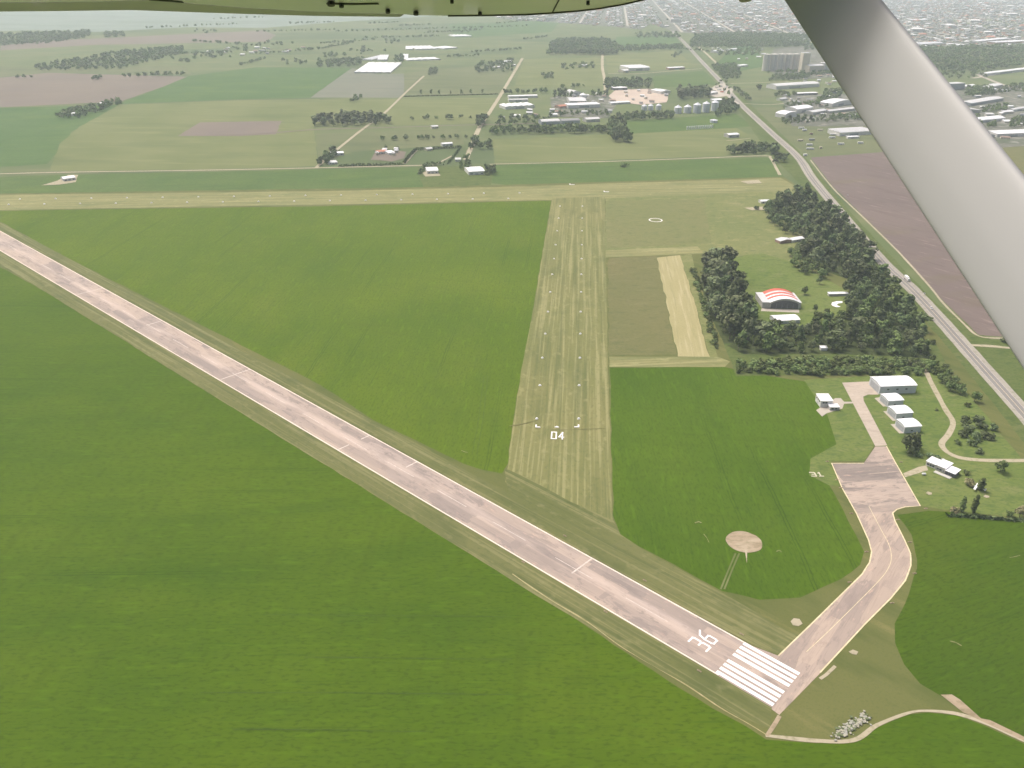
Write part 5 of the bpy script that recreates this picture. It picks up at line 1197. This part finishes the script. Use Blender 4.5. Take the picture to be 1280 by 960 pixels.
far(scatter([(478, 190), (500, 189), (500, 186), (480, 187)], 14), 'round', 6, 10, 1.0, L_broad, 'garden tree of the whitewashed farm')
FARW = []
def wood(pts, kind, h0, h1, wide):
    for p in pts: FARW.append((kind, p, TR.uniform(h0, h1), wide))
wood(scatter([(685, 69), (772, 69), (772, 60), (760, 52), (730, 52), (700, 52), (690, 56)], 17), 'round', 15, 26, 1.0)
wood(scatter([(770, 65), (852, 62), (852, 58), (770, 60)], 16), 'round', 12, 18, 1.0)
wood(scatter([(795, 48), (850, 48), (845, 42), (795, 43)], 26), 'round', 12, 18, 1.1)
wood(scatter([(862, 60), (975, 60), (1010, 58), (1010, 46), (940, 43), (870, 45)], 18), 'round', 13, 20, 1.1)
wood(scatter([(45, 89), (100, 88), (150, 87), (228, 68), (230, 60), (160, 64), (100, 75), (45, 84)], 19), 'round', 9, 16, 1.1)
wood(scatter([(-60, 60), (60, 55), (112, 47), (112, 40), (0, 44), (-60, 46)], 22), 'round', 11, 18, 1.2)
wood(scatter([(132, 48), (155, 47), (155, 43), (132, 43)], 28), 'round', 16, 22, 1.1)
wood(scatter([(1100, 66), (1180, 92), (1240, 88), (1300, 80), (1420, 80), (1420, 58), (1200, 60), (1150, 62)], 19), 'round', 8, 22, 1.15)
wood(scatter([(1160, 100), (1235, 98), (1240, 92), (1180, 92)], 26), 'round', 9, 14, 1.1)
for (x0, y0, x1, y1, st) in ((170, 70, 290, 66, 26), (240, 52, 330, 58, 34), (320, 68, 400, 62, 30), (400, 55, 470, 50, 30), (470, 48, 550, 46, 28), (530, 42, 600, 38, 30), (320, 40, 420, 38, 40), (420, 40, 560, 36, 34), (620, 30, 660, 26, 40), (590, 66, 650, 62, 30), (560, 72, 600, 70, 26), (300, 82, 330, 74, 26), (400, 62, 440, 54, 26), (180, 36, 300, 30, 60), (20, 98, 40, 97, 30), (118, 100, 124, 98, 12), (600, 90, 640, 74, 40), (440, 128, 450, 120, 40), (700, 110, 735, 108, 40), (655, 50, 685, 46, 30), (840, 72, 850, 66, 40), (480, 176, 600, 172, 34), (520, 150, 600, 148, 40), (570, 36, 660, 33, 40), (270, 24, 330, 22, 50), (360, 30, 420, 28, 40), (500, 33, 540, 31, 30), (850, 62, 900, 66, 30), (920, 112, 936, 126, 30), (1000, 96, 1040, 92, 20), (460, 30, 500, 28, 26)):
    wood(alongline([(x0, y0), (x1, y1)], st * .42, st * .25), 'round', 6, 13, 1.15)
for c, n in (((455, 64), 12), ((485, 52), 10), ((270, 70), 14), ((350, 55), 10), ((415, 70), 10), ((585, 40), 10), ((365, 78), 8), ((255, 40), 8), ((640, 20), 10), ((230, 77), 8), ((300, 62), 8), ((820, 28), 6)):
    for _ in range(n): FARW.append(('round', G(c[0] + TR.gauss(0, 10), c[1] + TR.gauss(0, 1.6)), TR.uniform(9, 16), 1.1))

def px_of(p):
    d = Vector((p.x, p.y, 0)) - CAM; q = d.dot(FW)
    return 640 + F * d.dot(RT) / q, 480 - F * d.dot(UP) / q
CLEAR = [(944, 250, 968, 263), (964, 296, 1008, 316), (1026, 362, 1060, 397), (958, 380, 1006, 414), (1022, 432, 1038, 446)]
for nm, k, p, h, w, lf, lb, cat, grp in NEAR:
    if grp:
        x, y = px_of(p)
        if any(a < x < c and b < y < d for a, b, c, d in CLEAR): continue
    plant(nm, k, p, h, w, lf, lb, cat, grp)
far(scatter([(905, 100), (925, 122), (905, 118), (892, 104)], 30), 'round', 7, 10, 1.0, L_broad, 'small tree at the crowded truck yard')
far(scatter([(690, 146), (760, 145), (760, 140), (690, 141)], 13), 'round', 6, 10, 1.0, L_broad, 'tree in front of the white works bays')
far(scatter([(980, 138), (1040, 134), (1040, 128), (985, 131)], 15), 'round', 8, 13, 1.0, L_pine, 'dark tree between the sheds across the highway')
far(scatter([(1240, 118), (1292, 114), (1292, 104), (1262, 108)], 15), 'round', 8, 12, 1.0, L_pine, 'dark tree along the industrial road')
far(scatter([(960, 92), (1050, 92), (1050, 86), (1000, 88)], 16), 'round', 8, 13, 1.0, L_pine, 'dark tree around the elevator buildings')
far(scatter([(1005, 64), (1050, 60), (1050, 54), (1005, 57)], 22), 'round', 9, 14, 1.0, L_pine, 'dark tree north of the tall silos')
far(scatter([(895, 70), (950, 70), (950, 62), (900, 64)], 22), 'round', 9, 14, 1.0, L_pine, 'dark tree by the service road workshops')
MID.sort(key=lambda t: t[1].length / t[2])
for k, p, h, w, lf, lb in MID[:290]: plant('broadleaf_tree', k, p, h, w, lf, lb, 'tree', lb, small=True)
FARW += [(k, p, h, w) for k, p, h, w, lf, lb in MID[290:]]
def mass(items, name, mats, label, every=1):
    V, Fc, mi = [], [], []
    for k, p, h, w in items:
        _, _, _, V2, F2 = TR.choice(PR[k])
        a = TR.uniform(0, math.tau); ca, sa = math.cos(a) * h * w, math.sin(a) * h * w
        off = len(V); m = TR.randrange(len(mats))
        V += [(p.x + v.x * ca - v.y * sa, p.y + v.x * sa + v.y * ca, v.z * h) for v in V2]
        F_ = F2[::every]
        Fc += [tuple(i + off for i in f) for f in F_]; mi += [m] * len(F_)
    return tag(mesh(name, V, Fc, mats, None, mi), label, 'woodland', kind='stuff')
mass(FARW, 'distant_woodland', [L_pine, L_broad, L_olive], 'hazy woods and hedgerow trees scattered far beyond the airfield')
# clipped hedges
def hedge(px, h, w, label):
    P = [G(*p) for p in px]; rnd = random.Random(len(label))
    V, Fc = [], []
    for q in resample(P, 1.1):
        for _ in range(4):
            p = q + Vector((rnd.uniform(-w, w), rnd.uniform(-w, w), rnd.uniform(.3, h)))
            d = Vector((rnd.gauss(0, 1), rnd.gauss(0, 1), rnd.gauss(.3, 1))).normalized(); t = d.orthogonal().normalized(); b = d.cross(t); k = len(V)
            V += [p - t - b * .8, p + t * .9 - b, p + t + b * .9, p - t * .8 + b]; Fc.append((k, k + 1, k + 2, k + 3))
    return tag(mesh('hedge', V, Fc, [L_pine]), label, 'hedge')
hedge([(424, 208.5), (445, 207.5), (480, 207), (502, 206)], 4, 2.5, 'long dark hedge on the white road below the whitewashed farm')
hedge([(505, 205), (512, 196), (520, 188), (545, 186.5), (575, 185)], 4.5, 2.2, 'dark angled hedge around the hedge cottage drive')
hedge([(525, 218), (533, 207), (555, 206)], 6, 4, 'thick dark hedge west of the farm sheds')
hedge([(560, 205), (572, 190), (576, 184)], 3, 1.5, 'thin hedge running up to the white lane')
hedge([(1185, 645), (1215, 647), (1280, 652)], 1.4, 1.1, 'low hedge line between lawn and the eastern crop')
hedge([(505, 121), (622, 118)], 2, 1.4, 'thin hedge across the dull pasture')

# ------------------------------------------------------------------ far town
TOWN = [(628, 24), (690, 28), (760, 33), (800, 37), (812, 30), (850, 41), (900, 43), (960, 44), (1030, 52), (1110, 64), (1150, 61), (1200, 57), (1290, 58), (1420, 56), (1520, -3), (560, -3), (575, 10)]
TP = [(G(*p).x, G(*p).y) for p in TOWN]
sheet('town_ground', TOWN, M['town'], amp=20, label='grey built up ground of the far town', cat='ground')
field('pasture2', [(1185, 25), (1290, 22), (1290, 31), (1200, 36)], 'open green park inside the far town', amp=8)
tdir = (G(*HW[2]) - G(*HW[6])).normalized(); tnor = Vector((tdir.y, -tdir.x, 0)); T0 = G(*HW[4])
tr = random.Random(5); LOTS = []
for i in range(-62, 90):
    for j in range(0, 130):
        for k in range(3):
            u = j * 62 + tr.uniform(-7, 7) + (12 if k == 1 else 0); v = i * 66 + (k - 1) * 19 + tr.uniform(-4, 4)
            if i % 2 == 0 and k == 2: continue
            if tr.random() < .3: continue
            p = T0 + tdir * u + tnor * v
            if abs(v) < 22: continue
            if not inside((p.x, p.y), TP): continue
            LOTS.append(p)
LOTS.sort(key=lambda p: p.length)
bx = TR
B['town_white'] = plain('town_light_roof', (.78, .78, .78), .8, .15, .05); B['town_wall'] = plain('town_render_wall', (.46, .45, .43), .9, .2, .05)
hm = [B['town_wall'], B['pale_wall'], B['cream'], B['brick_wall'], B['town_white'], B['grey_roof'], B['grey_roof'], B['red_roof'], B['rust_roof']]
def house_mesh(w, d, h, rise, wi, ri):
    mb = MB(); mb.add([(-w, -d, 0), (w, -d, 0), (w, d, 0), (-w, d, 0), (-w, -d, h), (w, -d, h), (w, d, h), (-w, d, h)], [(0, 1, 5, 4), (1, 2, 6, 5), (2, 3, 7, 6), (3, 0, 4, 7)], wi)
    if rise: mb.add([(-w - .4, -d - .4, h), (w + .4, -d - .4, h), (w + .4, d + .4, h), (-w - .4, d + .4, h), (-w * .6, 0, h + rise), (w * .6, 0, h + rise)], [(0, 1, 5, 4), (1, 2, 5), (2, 3, 4, 5), (3, 0, 4)], ri)
    else: mb.add([(-w, -d, h), (w, -d, h), (w, d, h), (-w, d, h)], [(0, 1, 2, 3)], ri)
    return mb
KINDS_ = [(8, 6, 4, 2.2, 0, 5, 'pale roofed'), (9, 6, 4, 0, 0, 4, 'flat white roofed'), (7, 6, 4, 2.4, 2, 7, 'red tiled'), (10, 7, 6.5, 0, 1, 5, 'two storey grey'), (8, 7, 4, 2, 3, 6, 'brick walled'), (12, 8, 6, 2, 0, 4, 'wide white')]
KINDS_ += [(6, 5, 4, 1.6, 1, 6, 'grey roofed'), (7, 6, 4, 1.8, 1, 8, 'rusty roofed')]
HM = [house_mesh(*k[:6]) for k in KINDS_]
HME = []
for mb, k in zip(HM, KINDS_):
    o = mb.build('town_house', hm); HME.append(o.data); bpy.data.objects.remove(o)
rot = math.atan2(tdir.y, tdir.x)
for p in LOTS[:290]:
    i = tr.randrange(len(HME))
    o = bpy.data.objects.new('town_house', HME[i]); COL.objects.link(o); o.location = p; o.rotation_euler.z = rot + (math.pi / 2 if tr.random() < .5 else 0)
    s = tr.uniform(.8, 1.15); o.scale = (s, s, s)
    tag(o, f'{KINDS_[i][6]} house along the near fringe of the far town', 'house', f'{KINDS_[i][6]} houses of the town fringe')
V, Fc, mi = [], [], []
for p in LOTS[290:]:
    mb = HM[tr.randrange(len(HM))]; a = rot + (math.pi / 2 if tr.random() < .5 else 0); s = tr.uniform(.8, 1.3) * (2.2 if tr.random() < .05 else 1); ca, sa = math.cos(a) * s, math.sin(a) * s
    off = len(V); V += [(p.x + v.x * ca - v.y * sa, p.y + v.x * sa + v.y * ca, v.z * s) for v in mb.v]; Fc += [tuple(i + off for i in f) for f in mb.f]; mi += mb.mi
tag(mesh('town_housing', V, Fc, hm, None, mi), 'mass of small pale houses filling the hazy far town', 'housing', kind='stuff')
items = [('round', p + Vector((tr.uniform(8, 16), tr.uniform(-14, 14), 0)), tr.uniform(6, 11), 1.25) for p in LOTS if tr.random() < .95]
mass(items, 'town_greenery', [L_broad, L_pine], 'street and garden trees scattered through the far town', every=4)
for k, (i, w) in enumerate([(i, 9) for i in range(-56, 84, 4)]):
    a = T0 + tnor * (i * 66 + 33); 
    seg = [a + tdir * t for t in range(0, 7600, 200)]
    seg = [p for p in seg if inside((p.x, p.y), TP)]
    if len(seg) > 2: ribbon('street', [(p.x, p.y) for p in seg], 13, M['concrete'], world=True, smooth=False, label='pale straight street inside the far town', cat='street')
for px, lb in (([(1120, 27), (1160, 39), (1185, 47), (1215, 53), (1290, 54)], 'pale avenue curving through the eastern town'), ([(1221, 93), (1245, 103), (1268, 110), (1300, 116)], 'pale road between the industrial sheds'), ([(1215, 98), (1290, 86)], 'straight road before the dark eastern wood')):
    ribbon('street', px, 13, M['concrete'], label=lb, cat='street')

# ------------------------------------------------------------------ the aeroplane carrying the camera
plane = empty('light_aeroplane', air(1000, -160, 1.4)); tag(plane, 'white high wing light aeroplane, only its wing underside and strut in view', 'aeroplane')
bpy.context.view_layer.update()
def paint_mat(name, c, rough, coat=0.0, var=.05, scale=1.2):
    m, nt, b = new_mat(name)
    f = noise_fac(nt, scale, stretch=(6, 1, 1), lo=.3, hi=.7, coord='Object')
    nt.links.new(mix(nt, f, tuple(v * (1 - var) for v in c), tuple(v * (1 + var) for v in c)), b.inputs['Base Color'])
    b.inputs['Roughness'].default_value = rough
    b.inputs['Coat Weight'].default_value = coat; b.inputs['Coat Roughness'].default_value = .06
    return m
wingm = paint_mat('wing_underside_paint', (.8, .79, .74), .34, .25, .12, .8)
ailm = paint_mat('shaded_aileron_paint', (.36, .35, .3), .4, .15, .08)  # darker base colour paints the aileron underside as shaded
strutm = paint_mat('strut_paint', (.35, .355, .345), .6, 0.0, .03)
seamm = plain('seam_sealant', (.02, .02, .02), .6)
WN = (0.0, 1 / 1.0575, -.344 / 1.0575)
wn_world = (UP * WN[1] + FW * WN[2]).normalized()
HP = .46
def wingpt(x, y, dh=0.0):
    d = (480 - y) / F - .344
    return air(x, y, (HP + dh) * 1.0575 / d)
inv = plane.matrix_world.inverted()
def slab(name, px, mat, dh=0.0, thick=.09, parent=plane):
    bot = [wingpt(x, y, dh) for x, y in px]
    top = [p + wn_world * thick for p in bot]
    tri = tessellate_polygon([[Vector((x, y, 0)) for x, y in px]])
    n = len(px); vs = [inv @ p for p in bot + top]
    fs = [tuple(t) for t in tri] + [tuple(n + i for i in t[::-1]) for t in tri] + [(i, (i + 1) % n, n + (i + 1) % n, n + i) for i in range(n)]
    me = bpy.data.meshes.new(name); me.from_pydata([tuple(v) for v in vs], [], fs); me.materials.append(mat)
    import bmesh
    bm = bmesh.new(); bm.from_mesh(me); bmesh.ops.recalc_face_normals(bm, faces=bm.faces); bm.to_mesh(me); bm.free()
    o = bpy.data.objects.new(name, me); COL.objects.link(o); o.parent = parent
    return o
edge = [(-420, 9), (-150, 12.5), (0, 14.5), (60, 14), (164, 12.6), (234, 15), (310, 17.6), (390, 19.8), (500, 21.2), (560, 21), (604, 20.4), (657, 19.5), (694, 17.2), (722, 15), (750, 11.8), (780, 6.6), (806, 0.5), (830, -6), (880, -22), (960, -52), (1100, -112)]
inner = [(1400, -190), (600, -185), (-420, -175)]  # unseen side of the wing, cut back so light reaches the strut
slab('wing', [(x, y - (6.0 if x < 505 else 1.4)) for x, y in edge if x >= 520 or x < 0] [0:2] + [(0, 3), (120, 2), (186, -.5), (232, 3.5), (310, 10), (390, 14.5), (500, 17.5), (520, 19.2)] + [(x, y - 1.4) for x, y in edge if x > 520] + inner, wingm)
slab('aileron', [(x, y) for x, y in edge if x <= 500] + [(505, 18.2), (500, 17.9), (390, 15), (310, 10.6), (232, 4.2), (186, .4), (120, 2.7), (0, 3.7), (-420, 2)], ailm, dh=.012, thick=.05)
slab('trailing_edge_strip', [(x, y) for x, y in edge if x > 500] + [(x, y - 1.1) for x, y in edge if x > 500][::-1], seamm, dh=-.004, thick=.05)
for px in ([(689, 17.5), (696, 4), (703, -8), (704.5, -8), (697.5, 4), (690.5, 17.4)], [(408, 4.2), (440, 5), (473, 4.4), (474, 5.8), (440, 6.6), (408, 5.8)], [(186, -.6), (215, 1), (228, 2.6), (230, 4), (214, 2.6), (186, .6)]):
    slab('seam', px, seamm, dh=-.004, thick=.003)
for x, y, r_ in ((414, 7, 3.2), (427, 9.2, 2), (485, 16.2, 2), (520, 18.6, 2.2), (600, 19.2, 1.6), (565, 4, 1.5), (735, 6, 1.5), (800, 0, 1.2)):
    slab('hinge_fitting', [(x + r_ * 1.5 * math.cos(a), y + r_ * .55 * math.sin(a)) for a in [i * math.tau / 10 for i in range(10)]], seamm, dh=-.02, thick=.016)
# strut
Q1, Q2 = air(1037, 0, 1.89), air(1189, 210, 1.47)
ax = (Q2 - Q1).normalized(); vw = ((Q1 + Q2) / 2 - CAM).normalized()
ch = ax.cross(vw).normalized()
if ch.dot(RT) < 0: ch = -ch
th = ch.cross(ax).normalized()
if th.dot(vw) > 0: th = -th        # towards the camera
ln = (Q2 - Q1).length
sec = []
for i in range(40):
    a = math.tau * i / 40
    cx = math.cos(a); s_ = math.sin(a)
    x = cx * .0753
    t = .021 * s_ * (1 - .35 * (-cx if cx < 0 else 0)) * (1 if cx < .2 else 1.1)
    t = math.copysign(.0175 * abs(s_) ** .42, s_) * (1 if cx > -.2 else 1 - .3 * (-cx - .2))
    sec.append((x, t))
mb = MB(); tw_ = R(14)
rings = [Q1 + ax * ln * t for t in (-.52, -.3, 0, .3, .6, 1, 1.5, 2.1, 2.8)]
n = len(sec)
vs = []
for p in rings:
    for x, t in sec:
        vs.append(inv @ (p + ch * (x * math.cos(tw_) - t * math.sin(tw_)) / math.cos(tw_) + th * (x * math.sin(tw_) + t * math.cos(tw_))))
fs = []
for k in range(len(rings) - 1):
    for i in range(n): fs.append((k * n + i, k * n + (i + 1) % n, (k + 1) * n + (i + 1) % n, (k + 1) * n + i))
fs += [tuple(range(n)), tuple(range(len(vs) - 1, len(vs) - n - 1, -1))]
so = mb.add(vs, fs).build('wing_strut', strutm, plane, True)
import bmesh
bm = bmesh.new(); bm.from_mesh(so.data); bmesh.ops.recalc_face_normals(bm, faces=bm.faces); bm.to_mesh(so.data); bm.free()
mb = MB(); c = air(932, -6, 2.3)
mb.cyl(inv @ c, inv @ (c - UP * .012), .02, .018, 14); mb.cyl(inv @ (c + UP * .12), inv @ c, .012, .02, 10)
mb.build('fuel_vent', ailm, plane)

# ------------------------------------------------------------------ air, light, camera
hz = MB().box(-21060, -2560, -1, 21060, 27060, 309.2).build('haze', None)
m = bpy.data.materials.new('haze_air'); m.use_nodes = True; nt = m.node_tree
nt.nodes.remove(nt.nodes['Principled BSDF'])
pv = nt.nodes.new('ShaderNodeVolumePrincipled'); pv.inputs['Color'].default_value = (.8, .93, 1, 1); pv.inputs['Density'].default_value = 1.0e-4; pv.inputs['Anisotropy'].default_value = .1
nt.links.new(pv.outputs['Volume'], nt.nodes['Material Output'].inputs['Volume'])
hz.data.materials.append(m)
tag(hz, 'thin pale haze over the whole plain', 'haze', kind='stuff')

SUN = Vector((-.4, .42, 1.0)).normalized()
sl = bpy.data.lights.new('sun', 'SUN'); sl.energy = 1.25; sl.angle = R(12); sl.color = (1, .96, .9)
so = bpy.data.objects.new('sun', sl); COL.objects.link(so); so.rotation_euler = SUN.to_track_quat('Z', 'Y').to_euler(); so.location = (0, 0, 800)
w = bpy.data.worlds.new('World'); S.world = w; w.use_nodes = True; nt = w.node_tree
sky = nt.nodes.new('ShaderNodeTexSky'); sky.sky_type = 'NISHITA'; sky.sun_disc = False
sky.sun_elevation = math.asin(SUN.z); sky.sun_rotation = math.atan2(SUN.x, SUN.y)
sky.dust_density = 10; sky.air_density = .7; sky.ozone_density = .4; sky.altitude = 100
bg = nt.nodes['Background']; bg.inputs['Strength'].default_value = .11
nt.links.new(sky.outputs['Color'], bg.inputs['Color'])

cam = bpy.data.cameras.new('camera'); cam.sensor_fit = 'HORIZONTAL'; cam.sensor_width = 36; cam.lens = F / 1280 * 36
cam.clip_start = .05; cam.clip_end = 60000
co = bpy.data.objects.new('camera', cam); COL.objects.link(co)
mx = Matrix((RT, UP, -FW)).transposed().to_4x4(); mx.translation = CAM
co.matrix_world = mx
S.camera = co
S.view_settings.view_transform = 'Standard'; S.view_settings.look = 'None'; S.view_settings.gamma = 1; S.view_settings.use_curve_mapping = False
S.view_settings.exposure = 0.7
S.render.engine = 'CYCLES'
S.cycles.use_denoising = True
S.cycles.volume_bounces = 1
